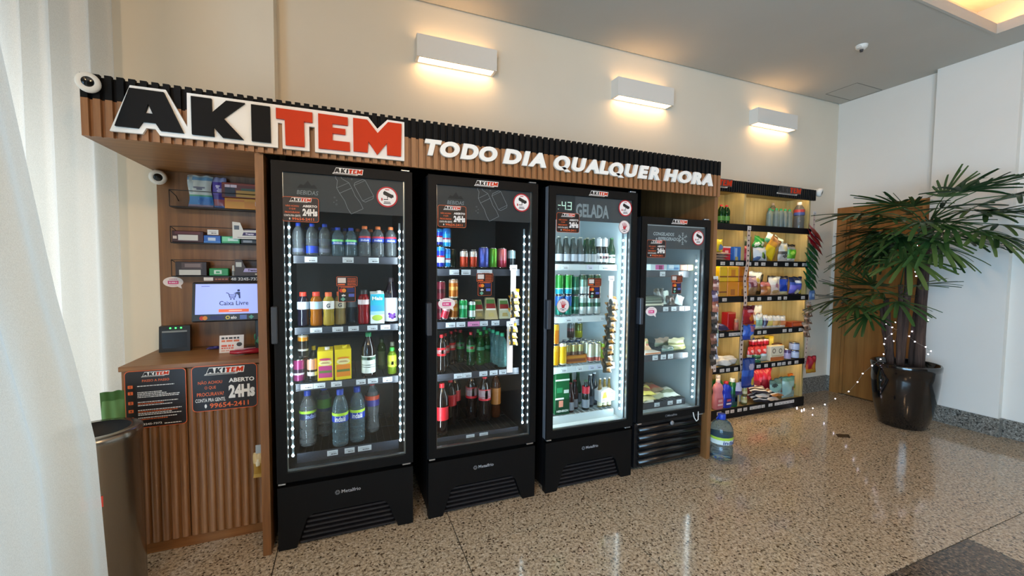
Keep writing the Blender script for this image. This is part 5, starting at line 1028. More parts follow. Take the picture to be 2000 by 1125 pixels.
# big water jug on the floor
o = bottle('water_jug', 'large five litre water jug standing on floor by the end panel', (2.752, 2.36, .003), .345, .088, 'jug', liquid('#a4d2f0', .92, .05), CBLUE, [(.46, .52, '#a8d048'), (.36, .46, '#cfe0e0')], txt=('indaiá', .37, .03, '#26307a'), cat='water jug')
MB().tube([(-.045, 0, .30), (-.055, 0, .315), (-.03, 0, .335)], .005, CBLUE, 6).build('handle', o)
m = MB(); m.add([(2.63, 2.26, .002), (2.80, 2.20, .002), (2.93, 2.27, .003), (2.90, 2.44, .002), (2.72, 2.47, .004), (2.66, 2.42, .002), (2.78, 2.34, .001)], [(0, 1, 6), (1, 2, 6), (2, 3, 6), (3, 4, 6), (4, 5, 6), (5, 0, 6)], film('clear_film', '#9aa4a8', .35)); tag(m.build('plastic_sheet'), 'clear plastic sheet on the floor under the water jug', 'plastic sheet')
# ================================================================ snack rack
RX0, RX1, RXM, RY = 2.70, 4.66, 3.69, 2.95
ro = (3.68, 3.1, 0)
rk = thing('snack_rack', 'tall walnut snack rack with black shelf edges beyond the fridges', 'shelf rack', ro)
MB().box(RX0, RX1, 3.215, 3.243, 0, 2.34, OAK).build('back_panel', rk, org=ro)
for x in (RX0, RX1-.025): MB().box(x, x+.025, RY+.02, 3.215, 0, 2.262, OAK).build('side_panel', rk, org=ro)
MB().box(RXM-.012, RXM+.012, RY+.03, 3.215, .09, 2.262, OAK).build('divider', rk, org=ro)
MB().box(RX0, RX1, RY+.02, 3.215, 2.262, 2.28, OAKX).build('top_panel', rk, org=ro)
BE = mat('#101012', .55, spec=.25); WST = mat('#ffdfa8', .4, emit=27.)
fz = MB().box(RX0, RX1+.05, RY, RY+.02, 2.235, 2.342, BE).build('fascia', rk, org=ro)
sm_ = MB().box(-.009, .009, -.014, 0, 2.236, 2.344, BE).mesh('slat')
for i in range(47): put('slat', sm_, fz, (3.30+i*.0300-ro[0], RY-ro[1], 0))
for x in (3.27, 4.262): m = MB(); logo(m, 0, 0, .37, 0, INK, ORG, mat('#3a3a3c', .5)); m.build('logo_plate', fz, (x-ro[0], RY-.017-ro[1], 2.262))
SH = [1.926, 1.571, 1.218, .872, .520, .094]
PT = {1: [3.38, 3.50, 3.58, 3.63, 3.74, 3.84, 3.94, 4.12, 4.29, 4.43, 4.56, 4.60], 2: [3.42, 3.80, 3.90, 4.05, 4.20, 4.29, 4.57], 3: [3.40, 3.52, 3.57, 3.62, 3.92, 4.00, 4.30, 4.39, 4.55], 4: [3.42, 3.50, 3.61, 3.93, 4.04, 4.15, 4.24, 4.31, 4.40, 4.51], 5: [3.40, 3.51, 3.58, 3.68, 3.76, 3.85, 3.90, 3.96, 4.02, 4.13, 4.22, 4.27, 4.32, 4.37, 4.42, 4.47]}
for k, zs in enumerate(SH):
    s = MB().box(RX0+.025, RXM-.012, RY+.012, 3.215, zs-.02, zs, OAKX).box(RXM+.012, RX1-.025, RY+.012, 3.215, zs-.02, zs, OAKX).build('shelf', rk, org=ro)
    MB().box(RX0, RX1, RY, RY+.012, zs-.055 if k < 5 else 0.0, zs+.006, BE).build('front_edge', s, org=ro)
    for j, x in enumerate(PT.get(k, [])): put('price_tag', price(.05 if j % 3 else .058, .032, '#cfc9c4'), s, (x-ro[0], RY-.0008-ro[1], zs-.042))
for k, zs in enumerate([2.262]+[q-.02 for q in SH[:5]]):
    for a, b in ((RX0+.06, RXM-.05), (RXM+.05, RX1-.06)): MB().box(a, b, RY+.024, RY+.036, zs-.008, zs-.001, WST).build('light_strip', rk, org=ro)
f = .993; Y0 = 3.03
# --- top row
z = SH[0]+.001
for i, x in enumerate((3.462, 3.535)): bottle('soda_bottle', f'{("left", "right")[i]} green soda bottle with red cap, top of the rack', (x, 3.06, z), .20, .034, 'soda', GRD, CRED, [(.22, .44, '#4a8a3a'), (.28, .38, '#b8c8a0')], 'green soda bottles on the rack')
for i, x in enumerate((4.155, 4.215, 4.283, 4.350, 4.418)): bottle('water_bottle', f'{ORD[i]} green-capped water bottle from left in the rack pack', (x, 3.03+.03*(i == 0), z), .207, .032, 'smooth', liquid('#cfe9ea', .8, .2), mat('#2f9a5a', .4), (), 'green capped water bottles on the rack')
for i, x in enumerate((4.25, 4.32, 4.385)): bottle('water_bottle', f'{ORD[i]} green-capped water bottle in the rear row of rack pack', (x, 3.10, z), .207, .032, 'smooth', liquid('#cfe9ea', .8, .2), mat('#2f9a5a', .4), (), 'rear green capped bottles on the rack')
bottle('water_bottle', 'large water bottle with red and blue label, top of rack', (4.572, 3.03, z), .293, .052, 'smooth', CLR, mat('#e8d8d0', .4), [(.62, .72, '#c04038'), (.52, .62, '#4a5a9a')], cat='bottle')
bottle('soda_bottle', 'dim brown-topped bottle behind the green-capped pack', (4.345, 3.165, z), .29, .04, 'soda', liquid('#a8b0a4', .8, .1), mat('#c8a888', .4), [(.7, .78, '#8a4a3a')])
# --- second row
z = SH[1]+.001
bag('snack_bag', 'yellow snack bag with blue dot at left of rack second row', (3.405, 3.03, z+.09), .12, .12, .05, [(1, '#d8c41e')], [(.2, .35, .45, .25, '#5a7ab0')], 101)
for i in range(3): bag('snack_packet', f'{ORD[i]} striped flat packet from the bottom of the left pile', (3.42+.02*i, 2.99, z+.012+i*.028), .20, .13, .03, [(.3, '#b8aaa2'), (.5, '#5a2a26'), (.7, '#d8d0c4'), (1, '#6a3a34')], None, 102+i, rot=(-1.45, 0, .05*i), group='striped flat packets', cat='packet')
boxpack('biscuit_box', 'red and white box standing behind the striped packets', (3.535, 3.07, z), .105, .06, .145, '#c81f2a', [(.25, .7, .5, .72, '#e8b0a8'), (0, 1, .9, 1, '#e4dcd8')]); boxpack('biscuit_box', 'blue and white box left of the patterned hanging strip', (3.655, 3.03, z), .125, .06, .142, '#2468c0', [(.05, .3, .3, .9, '#8ab0e0'), (.75, 1, .1, .8, '#b8a878'), (.1, .4, .05, .3, '#a8a060')])
bag('snack_bag', 'dark green snack bag behind the hanging strip, second row', (3.90, 3.12, z), .15, .26, .06, [(.3, '#1f6a34'), (1, '#1f3a1c')], [(.3, .45, .4, .2, '#3a7a3a')], 105)
bag('snack_bag', 'pink snack bag peeping out beside the patterned strip', (3.80, 3.05, z), .12, .16, .05, [(.5, '#c85a78'), (1, '#b83a4a')], None, 106)
bag('snack_bag', 'bright green snack bag on top of the pile, second row', (4.04, 3.10, z+.135), .17, .13, .06, [(1, '#1f8a34')], [(.3, .5, .35, .2, '#e0ecdc'), (-.5, .3, .25, .2, '#d8e4d4')], 107, rot=(0, .3, 0))
bag('snack_bag', 'white and teal snack bag lying on top of the pile', (4.22, 3.06, z+.17), .28, .12, .06, [(.35, '#5aa88a'), (1, '#c4dcdc')], [(.6, .3, .35, .3, '#8ac0a0'), (-.3, .6, .25, .2, '#7aa8b8')], 108, rot=(0, .35, 0), fine=True)
bag('snack_bag', 'white snack bag with green spots at pile left', (3.95, 3.0, z), .20, .145, .07, [(1, '#cfd8de')], [(.1, .45, .28, .2, '#7aa838'), (.45, .35, .2, .2, '#2a3a2c'), (-.6, .15, .4, .2, '#4a6a98')], 109, fine=True)
bag('snack_bag', 'golden yellow snack bag tilted in front of the pile', (4.045, 2.99, z+.045), .16, .25, .07, [(.45, '#d8b80e'), (.7, '#b8862a'), (1, '#9a6a3a')], [(.3, .65, .4, .15, '#c08a4a')], 110, rot=(0, .62, 0), fine=True)
bag('snack_bag', 'white and black snack bag right of the golden bag', (4.295, 3.0, z), .15, .20, .06, [(.1, '#d8d8d4'), (.4, '#b8bab8'), (.55, '#5a5a56'), (1, '#cfd4d0')], [(.0, .7, .35, .15, '#d8cf9a'), (.1, .3, .4, .08, '#4a4a48')], 111, fine=True)
bag('snack_bag', 'lime green and black snack bag at right of second row', (4.445, 3.02, z), .145, .19, .07, [(.22, '#c8d0cc'), (.72, '#5aa826'), (.85, '#8a8f90'), (1, '#22262a')], [(-.2, .5, .4, .12, '#a8dc5a')], 112, fine=True)
# --- third row
z = SH[2]+.001
OB = [(.08, .92, .1, .7, '#d88a14'), (.3, .7, .1, .5, '#a8641c')]
for i in range(2):
    for j in range(2): boxpack('panettone_box', f'{("lower", "upper")[j]} {("left", "right")[i]} orange gift box in the stack of four', (3.545+i*.148, 3.03, z+j*.150), .144, .13, .147, ('#d8860e', '#cf7a10')[i] if not j else ('#eab010', '#b86a1c')[i], OB if not j else [(.0, 1, .28, .36, '#7a3412'), (.3, .7, .36, .8, '#c8801e')])
for j in range(2): boxpack('panettone_box', ('lower yellow gift box at the far left of the rack', 'upper yellow gift box at the far left of the rack')[j], (3.415, 3.03, z+j*.15), .10, .13, .147, ('#c8901a', '#e2bc18')[j], [(.0, 1, .28, .36, '#7a3412')])
bag('snack_bag', 'maroon and tan snack bag behind the strip, third row', (3.875, 3.02, z), .15, .20, .07, [(.45, '#8a6a4a'), (.7, '#6a2a3a'), (1, '#a88a98')], [(.1, .6, .4, .12, '#c8a0a8')], 120, fine=True)
bag('snack_bag', 'white topped snack bag set at the back of third row', (3.985, 3.09, z+.05), .21, .20, .06, [(.4, '#b8945a'), (1, '#d8e2e4')], [(.3, .55, .4, .13, '#d0c05a')], 121, rot=(0, .1, 0), fine=True)
bag('snack_bag', 'peach and brown snack bag in the middle, third row', (4.055, 3.0, z), .15, .145, .07, [(.4, '#b87a4a'), (.7, '#a05a2a'), (1, '#b86a6a')], [(.1, .45, .4, .2, '#d8a060')], 122, fine=True)
bag('snack_bag', 'white and red snack bag left of the blue bags', (4.19, 3.0, z), .17, .195, .07, [(.25, '#d8b89a'), (.6, '#d8c4bc'), (1, '#dfe0d8')], [(.1, .55, .4, .13, '#b87a8a'), (-.2, .2, .5, .1, '#b08a5a')], 123, rot=(0, -.08, 0), fine=True)
bag('snack_bag', 'black snack bag behind the white and red bag', (4.10, 3.12, z), .16, .215, .05, [(1, '#20241f')], None, 124)
bag('snack_bag', 'navy blue snack bag in third row, left of violet', (4.345, 3.02, z), .16, .20, .07, [(.2, '#c8c49a'), (.55, '#1a3a9a'), (.85, '#2046b0'), (1, '#1c2233')], [(.3, .62, .3, .1, '#d0d8ea')], 125, fine=True)
bag('snack_bag', 'violet blue snack bag with white wordmark, third row', (4.515, 3.0, z), .20, .195, .07, [(.12, '#2a2a5a'), (.3, '#5a5ab8'), (.55, '#6a68cc'), (.7, '#3a52a8'), (1, '#1e2a50')], [(.1, .72, .6, .09, '#dfe6f4'), (.1, .18, .4, .11, '#cfc8a8'), (.75, .2, .25, .16, '#d8c02a')], 126, fine=True)
bag('snack_bag', 'dark bag between the white-red and navy bags', (4.275, 3.10, z), .13, .205, .05, [(1, '#23262c')], None, 127)
# --- fourth row
z = SH[3]+.001
bag('biscuit_pack', 'blue and white wrapped pack lying at left, fourth row', (3.47, 2.98, z+.012), .20, .13, .06, [(.4, '#1c2a5a'), (1, '#c8cfe0')], [(.3, .6, .4, .2, '#5a78b8')], 130, rot=(-1.2, 0, .1), cat='packet')
boxpack('biscuit_box', 'plain red box on the fourth row behind the strip', (3.655, 3.07, z), .165, .08, .178, '#a8141e', [(0, 1, .93, 1, '#c8745a')])
bag('candy_stick', 'pink bag standing at the left of the fourth row', (3.425, 3.06, z), .09, .20, .04, [(.5, '#b8a0c8'), (1, '#d868a0')], None, 131)
o = thing('candy_tube', 'reddish candy tube standing before the plain red box', 'tube', (3.635, 2.985, z)); MB().lathe([(1e-5, 0), (.022, 0), (.022, .085), (1e-5, .09)], mat('#b0645a', .4), 12).build('body', o); MB().lathe([(.02, .085), (.02, .115), (.01, .12), (1e-5, .12)], mat('#9a8070', .4), 12).build('cap', o)
for i, (x, w_, c) in enumerate(((3.93, .10, '#d89a2a'), (4.0, .12, '#d8a0a0'), (4.10, .14, '#e0dcc8'))): bag('seasoning_bag', f'{ORD[i]} white topped bag from left in the tall back group, fourth row', (x, 3.11, z), w_, .235, .04, [(.35, c), (.55, '#cfd2cc'), (.7, c), (1, '#d6dad6')], [(0, .6, .3, .06, '#c87a6a')], 132+i, group='tall white topped bags', fine=True)
for i, (x, w_, c1, c2, h_) in enumerate(((3.885, .085, '#d8932a', '#e2d6c0', .15), (3.975, .10, '#8ab49a', '#cfdcd0', .16), (4.065, .06, '#3a3050', '#b8b4c0', .145), (4.135, .11, '#c8b45a', '#dedbd0', .135), (4.24, .13, '#c89a5a', '#e0dcd4', .13), (4.335, .09, '#c87a4a', '#dcd8d2', .125))): bag('seasoning_bag', f'{("orange", "mint green", "dark violet", "yellow", "tan", "orange brown")[i]} and white pouch in front line, fourth row', (x, 3.0, z), w_, h_, .05, [(.2, c2), (.6, c1), (.75, c2), (1, '#dfe0dc')], [(.1, .45, .5, .15, c1)], 140+i, fine=True)
boxpack('biscuit_box', 'low orange-red box at the right end, fourth row', (4.52, 3.0, z), .20, .10, .055, '#9a3a1c', [(.05, .95, .3, .85, '#d8602a'), (.6, .9, .3, .8, '#e08a5a'), (.0, 1, 0, .15, '#2a1a14')])
# --- fifth row
z = SH[4]+.001
crumple('plastic_bag', 'white crumpled plastic bag at the left of the fifth row', (3.52, 3.02, z), .135, .07, .055, mat('#dcdcd8', .35), 9, 'plastic bag')
for i, x in enumerate((3.90, 4.0, 4.09)): bag('biscuit_pack', f'{ORD[i]} red topped white pouch from left, fifth row', (x, 3.02, z), .10, .17, .05, [(.35, '#a8b0a8'), (.5, '#cfe0e6'), (.55, '#c03030'), (1, '#d83a34')], [(.0, .72, .45, .1, '#e8b4b0')], 150+i, group='red topped pouches', cat='pouch', fine=True)
can('tuna_can', 'lower dark green flat tin at front, fifth row', (3.94, 2.995, z), .045, .05, [(.8, '#1c5a40'), (1, '#2a7a58')], metal=.2)
can('tuna_can', 'upper dark green flat tin stacked at front, fifth row', (3.94, 2.995, z+.046), .045, .05, [(.8, '#1c5a40'), (1, '#2a7a58')], metal=.2)
CKB = boxpack('cookie_box', 'cream cookie box with two ring drawings, fifth row', (4.27, 3.03, z), .21, .07, .155, '#ddd6c0', [(0, 1, 0, .25, '#b8683a'), (.1, .9, .3, .36, '#b8a880')])
MB().ring(-.055, .105, .018, .026, -.0372, mat('#4a3a30', .5), 14).ring(.045, .10, .018, .026, -.0372, mat('#4a3a30', .5), 14).build('ring_print', CKB)
for i, x in enumerate((4.07, 4.16, 4.25)): can('soda_tin', f'{ORD[i]} red tin from left behind the cookie box', (x, 3.13, z+.0), .215, .042, [(.75, '#7a1620'), (.9, '#c8202e'), (1, '#d8a0a0')], 'red tins on the rack')
boxpack('tea_box', 'yellow box at the back of the fifth row', (4.345, 3.15, z), .07, .06, .235, '#d8b424', [(.1, .9, .6, .9, '#e8d05a')]); boxpack('tea_box', 'brown and orange box behind the tins, fifth row', (4.415, 3.12, z), .13, .06, .155, '#5a3424', [(.5, 1, .4, .95, '#d88a2a')])
can('milk_tin', 'purple lidded white tin in the fifth row', (4.43, 3.0, z), .11, .038, [(.12, '#d8d4d8'), (.65, '#a8a0c8'), (1, '#4a3a6a')], metal=.1)
can('milk_tin', 'lower white and blue tin at the right, fifth row', (4.555, 3.01, z), .088, .05, [(.15, '#5a7ab8'), (.85, '#c8d2e8'), (1, '#3a5a9a')], metal=.1)
can('milk_tin', 'upper white and blue tin stacked at the right, fifth row', (4.555, 3.01, z+.089), .088, .05, [(.15, '#c8d2e8'), (.85, '#b8c4e0'), (1, '#2e3a5a')], metal=.1)
# --- bottom row
z = SH[5]+.001
def detergent(name, label, x, y, H, W, D, col, cap, lab):
    o = thing(name, label, 'bottle', (x, y, z)); m = MB(); seg = 16; pr = [(.9, 0), (1, .03), (1, .42), (.86, .52), (.86, .6), (1, .68), (.8, .80), (.42, .88), (.38, .91)]; vs = []; fs = []
    for r, zz in pr:
        for k in range(seg): a = 2*PI*k/seg; c_, s_ = math.cos(a), math.sin(a); vs.append((W/2*r*math.copysign(abs(c_)**.75, c_), D/2*r*math.copysign(abs(s_)**.75, s_), zz*H))
    for i in range(len(pr)-1):
        for k in range(seg): fs.append((i*seg+k, i*seg+(k+1) % seg, (i+1)*seg+(k+1) % seg, (i+1)*seg+k))
    m.add(vs, fs+[tuple(range(seg-1, -1, -1))], mat(col, .3, coat=.3), True); m.build('body', o)
    MB().lathe([(.02, .89*H), (.021, .9*H), (.021, H-.002), (.018, H), (1e-5, H)], mat(cap, .4), 12).build('cap', o)
    q = MB(); q.rect(-W*.34, W*.34, .08*H, .40*H, -D/2-.001, mat(lab[0], .4)); q.rect(-W*.28, W*.28, .14*H, .2*H, -D/2-.0016, mat(lab[1], .4)); q.rect(-W*.22, W*.22, .26*H, .34*H, -D/2-.0016, mat(lab[2], .4)); q.build('label', o)
detergent('softener_bottle', 'pink softener bottle at the left of the bottom row', 3.43, 3.0, .30, .12, .07, '#d88a98', '#e8c8cc', ('#c06a7c', '#e8d0d4', '#e0b8b8'))
detergent('detergent_bottle', 'royal blue detergent bottle with red cap, bottom row', 3.555, 3.01, .265, .12, .075, '#1f3cc8', '#b82a3a', ('#1a2a8a', '#d8d8e8', '#b8485a'))
bottle('cleaner_bottle', 'front green cleaner bottle with white cap, bottom row', (3.652, 3.02, z), .285, .052, 'fat', mat('#0f6a34', .3, coat=.3), CWHT, [(.06, .46, '#123a3a'), (.2, .36, '#3a5a9a')]); bottle('cleaner_bottle', 'green cleaner bottle right behind the blue detergent', (3.565, 3.12, z), .30, .05, 'fat', mat('#0f6a34', .3, coat=.3), CWHT, [(.06, .46, '#123a3a')]); bottle('cleaner_bottle', 'green cleaner bottle at the back left, bottom row', (3.455, 3.14, z), .31, .05, 'fat', mat('#0f5a34', .3, coat=.3), CWHT, [(.06, .46, '#123a3a')])
for i in range(2): can('seasoning_pot', ('lower olive pot right of the divider, bottom row', 'upper olive pot stacked right of the divider')[i], (3.80, 3.0, z+i*.092), .090, .030, [(.3, '#5a5a34'), (.6, '#c8c4a0'), (1, '#a8a468')], metal=0)
bottle('spray_bottle', 'small white and teal bottle above the striped packs', (3.87, 3.10, z), .24, .036, 'fat', mat('#c2dce0', .4), mat('#3a4a5a', .4), [(.3, .6, '#5aa8b8')])
bag('snack_bag', 'coral bag half hidden left of the crimson bags', (3.985, 3.12, z), .13, .22, .05, [(1, '#b8484a')], None, 160)
for i, (x, y, zz, r_, c) in enumerate(((4.0, 2.99, .0, -.1, '#1c1a24'), (4.03, 3.0, .045, .05, '#d8cfc8'), (3.99, 3.01, .09, -.15, '#262230'), (4.18, 2.99, .0, .2, '#c9bdb0'), (4.24, 3.0, .035, .15, '#b8763a'))):
    bag('pasta_pack', ('black and white striped pack at the bottom of the pile', 'pale striped pack second in the bottom pile', 'dark striped pack on top of the bottom pile', 'beige pack lying right in the bottom pile', 'orange tipped pack lying on the beige one')[i], (x, y-.06, z+.02+zz), .24, .13, .045, [(.18, c), (.3, '#e6e0d8'), (.45, '#1a1820'), (.6, '#dcd4cc'), (.75, c), (1, '#e6e2dc')], [(.8, .5, .2, .6, '#b86a34')] if i > 3 else None, 161+i, rot=(-1.15, .12, r_), cat='packet', fine=True)
for i, (x, s_) in enumerate(((4.13, 166), (4.27, 167))): bag('coffee_bag', f'{("left", "right")[i]} glossy crimson bag at the back, bottom row', (x, 3.12, z+.03), .18, .285, .09, [(.6, '#8a1226'), (1, '#c01c34')], [(.2, .62, .4, .1, '#e05a78')], s_, fine=True)
o = bag('snack_bag', 'teal grey pouch with dark mark, left of two', (4.29, 3.0, z+.03), .19, .20, .09, [(.25, '#8ab0ae'), (.75, '#6f9a96'), (1, '#4a6a68')], [(.45, .4, .25, .15, '#6a3a34'), (-.5, .7, .35, .12, '#2a3a3a')], 168, rot=(0, -.15, 0), fine=True)
bag('snack_bag', 'teal grey pouch with dark mark, right of two', (4.465, 3.0, z), .19, .235, .09, [(.15, '#a8c0bc'), (.8, '#86aaa8'), (1, '#5a8a80')], [(.35, .45, .3, .12, '#6a3a34')], 169, fine=True)
bag('snack_bag', 'orange and yellow bag at the right end, bottom row', (4.60, 3.06, z), .11, .24, .07, [(.5, '#d8b412'), (.7, '#e0981a'), (1, '#e07a1e')], [(.1, .45, .4, .1, '#6a7a1e'), (.1, .8, .4, .1, '#e8b43a')], 170, fine=True)
# --- hanging strips
def dotted_strip(label, pts, wd):
    o = thing('hanging_strip', label, 'clip strip', pts[0]); m = MB(); P = [Vector(p)-Vector(pts[0]) for p in pts]; S = mat('#d0b8aa', .6)
    for a, b in zip(P, P[1:]): m.add([(a.x-wd/2, a.y, a.z), (a.x+wd/2, a.y, a.z), (b.x+wd/2, b.y, b.z), (b.x-wd/2, b.y, b.z)], [(0, 3, 2, 1)], S)
    m.build('strip', o); d = MB(); tot = 0
    for a, b in zip(P, P[1:]):
        n = max(1, int((b-a).length/.045))
        for i in range(n): c = a+(b-a)*(i+.5)/n; d.disc(c.x, c.z, wd*.26, wd*.18 if i % 3 else wd*.3, c.y-.0012, mat('#4a3a38', .6), 8)
    d.build('slots', o); put('price_tag', price(.05, .036, '#d8d4d0'), o, (0, -.002, -.02)); return o
dotted_strip('long patterned hang strip before the rack divider', [(3.705, 2.938, 1.90), (3.70, 2.935, 1.55), (3.668, 2.935, 1.40), (3.69, 2.935, 1.18), (3.66, 2.935, .90), (3.655, 2.935, .62), (3.68, 2.935, .45)], .045)
bag('snack_bag', 'red chips bag hanging on the patterned strip', (3.70, 2.905, .945), .155, .185, .05, [(.45, '#8a1420'), (.8, '#a01822'), (1, '#5a1420')], [(.3, .35, .5, .18, '#d8741e'), (.1, .72, .6, .08, '#d89aa0')], 180, fine=True)
bag('snack_bag', 'blue chips bag hanging below the red one', (3.705, 2.900, .79), .165, .15, .05, [(.3, '#1c3f9a'), (1, '#2a58b8')], [(.5, .2, .35, .2, '#c8b06a'), (.4, .75, .45, .2, '#a05a7a')], 181, fine=True)
bag('snack_bag', 'large blue chips bag hanging in front of the bottom row', (3.72, 2.900, .31), .185, .30, .05, [(.4, '#1a3a8a'), (.6, '#2a52a8'), (1, '#1c3a80')], [(.65, .2, .3, .15, '#c8a83a'), (.2, .7, .4, .12, '#a8a0b8')], 182, fine=True)
bag('snack_bag', 'white and navy bag beside the large hanging blue bag', (3.62, 2.915, .24), .10, .13, .04, [(.3, '#2a2a6a'), (1, '#b8bcd8')], None, 183)
dotted_strip('pale strip hanging down the right side of the rack', [(4.665, 2.93, 2.10), (4.668, 2.93, 1.90), (4.66, 2.925, 1.25), (4.64, 2.925, .80), (4.62, 2.925, .62), (4.62, 2.925, .42)], .03)
for i in range(3): bag('chips_bag', f'{ORD[i]} crimson bag from the top of the right hand strip', (4.695-.004*i, 2.90, 1.83-i*.062), .30, .13, .03, [(.5, '#8a1226'), (1, '#a8182e')], [(.3, .6, .4, .15, '#c8505e')], 190+i, rot=(-.52, .42, .15), group='crimson bags on the right strip')
for i in range(7): bag('chips_bag', f'{ORD[i]} green bag from the top of the right hand strip', (4.665-.005*i, 2.90, 1.655-i*.066), .25, .13, .03, [(.5, '#0f5a34'), (1, '#147040')], [(.2, .6, .4, .15, '#3a9a68')], 194+i % 3, rot=(-.52, .42, .15), group='green bags on the right strip')
bag('chips_bag', 'pale blue packet below the green bags', (4.645, 2.905, 1.17), .10, .10, .03, [(1, '#5a78a8')], [(0, .5, .4, .2, '#a8bcd8')], 197)
CB = film('cellophane', '#b8a898', .55, .2)
for i in range(5): bag('cookie_bag', f'{ORD[i]} clear bag of brown sweets below the pale blue packet', (4.632-.008*i, 2.90, 1.055-i*.072), .115, .10, .03, [(.5, '#7a5a44'), (.7, '#b8a494'), (1, CB)], [(.2, .35, .3, .2, '#d8ccc4'), (-.4, .3, .25, .15, '#4a3428')], 198+i % 3, rot=(-.45, .1*(-1)**i, .1), group='clear bags of sweets')
bag('snack_bag', 'red heart-shaped snack bag at the foot of right strip', (4.665, 2.895, .375), .17, .185, .045, [(.25, '#b8862a'), (.55, '#b8502a'), (1, '#a81c2c')], [(.3, .45, .4, .2, '#d8962e'), (-.5, .5, .3, .25, '#8a1a2e')], 201, fine=True)
dotted_strip('strip of dark packets hanging from the right end panel', [(2.626, 2.352, 1.42), (2.626, 2.352, .72)], .03)
for i in range(8): bag('chocolate_packet', f'{ORD[i]} packet from the top on the end panel strip', (2.620, 2.338, 1.325-i*.082), .072, .088, .02, [(.3, ('#8a5a50', '#5a4a6a', '#a86a5a', '#3a3230', '#1a1614', '#6a4438', '#241c1c', '#2c2420')[i]), (.6, ('#c8a8a0', '#a8a0b8', '#c08a70', '#7a6a60', '#3a3230', '#8a5a4a', '#6a5048', '#4a4038')[i]), (1, ('#6a3a38', '#4a3a58', '#8a4a3a', '#2a2422', '#141210', '#5a342a', '#1c1616', '#241e1a')[i])], [(.3, .6, .3, .12, '#d8ccc8')], 210+i % 3, rot=(-.1, .08*(-1)**i, .1), group='packets on the end panel strip')
dotted_strip('pale strip hanging behind the end panel strip', [(2.658, 2.445, 1.40), (2.735, 2.445, 1.36), (2.755, 2.445, .66)], .03)
for i in range(6): bag('wafer_packet', f'{ORD[i]} pale blue and white packet behind the end panel strip', (2.735+.004*i, 2.44, 1.29-i*.105), .07, .105, .02, [(.4, ('#b8c8e0', '#3a68b0', '#c8d4e0', '#a8c8a8', '#a8c8e0', '#b0c0e0')[i]), (1, ('#d8d8e4', '#c8d8ea', '#d8c8b0', '#d0e0d0', '#c8dcea', '#a8b8e0')[i])], [(.2, .5, .3, .15, '#8aa8d0')], 214+i % 2, rot=(-.1, .1*(-1)**i, .1), group='pale packets behind the end panel strip')
dome('white camera on the right end of the rack top', (4.745, 2.945, 2.325), .045, (.35, -.9, -.25))
# ================================================================ potted palm with fairy lights
PC = (4.99, 2.235, 0)
pp = thing('plant_pot', 'glossy black round plant pot in front of the door', 'plant pot', PC)
MB().lathe([(1e-5, 0), (.165, 0), (.18, .012), (.178, .03), (.19, .05), (.215, .16), (.238, .32), (.25, .46), (.252, .555), (.256, .56), (.258, .60), (.25, .612), (.238, .606), (.234, .55), (1e-5, .545)], mat('#0b0b0d', .13, coat=.6), 40).build('shell', pp)
crumple_s = MB().lathe([(.234, .556), (.15, .566), (.07, .575), (1e-5, .57)], mat('#1c1410', .95), 24).build('soil', pp)
pl = thing('palm', 'potted lady palm with dark fan leaves by the right wall', 'palm', (PC[0], PC[1], .56))
rnd = random.Random(11)
BARK = wood('palm_bark', '#2a1c16', '#57433a', 'z', .9, 3.)
stems = [((.045, -.075), (.03, -.11), 1.40, .036), ((.10, -.02), (.13, -.03), 1.30, .03), ((-.02, .02), (-.03, .01), 1.22, .026), ((-.05, .09), (-.07, .14), .66, .024), ((.0, .13), (-.02, .2), .60, .02), ((-.09, .0), (-.13, .02), .80, .018)]
tops = []
for (bx, by), (tx, ty), h, r in stems:
    pts = []; n = 9
    for i in range(n+1): u = i/n; pts.append((bx+(tx-bx)*u+.008*math.sin(5*u+bx*40), by+(ty-by)*u+.008*math.cos(4*u+by*30), h*u))
    MB().tube(pts, [r*(1.1-.25*i/n)+(.003 if i % 2 else 0) for i in range(n+1)], BARK, 9).build('stem', pl); tops.append(Vector(pts[-1]))
LG = [mat('#2a4722', .35), mat('#3a5a2c', .38), mat('#223c1c', .34), mat('#4c6432', .4)]
def leaflet(mi, droop):
    m = MB(); n = 7; vs = []; fs = []
    for i in range(n+1):
        u = i/n; wd = .0195*(.35+.65*min(1, u*5))*(1 if u < .8 else 1-.35*(u-.8)/.2); zz = -droop*u*u
        for k, e in ((-1, .0), (0, -.006), (1, .0)): vs.append((u*.42, k*wd, zz+e))
    for i in range(n):
        for k in range(2): a = i*3+k; fs.append((a, a+3, a+4, a+1))
    m.add(vs, fs, LG[mi], True); return m.mesh('leaflet')
LM = [[leaflet(i, d) for d in (.012, .05, .105)] for i in range(4)]
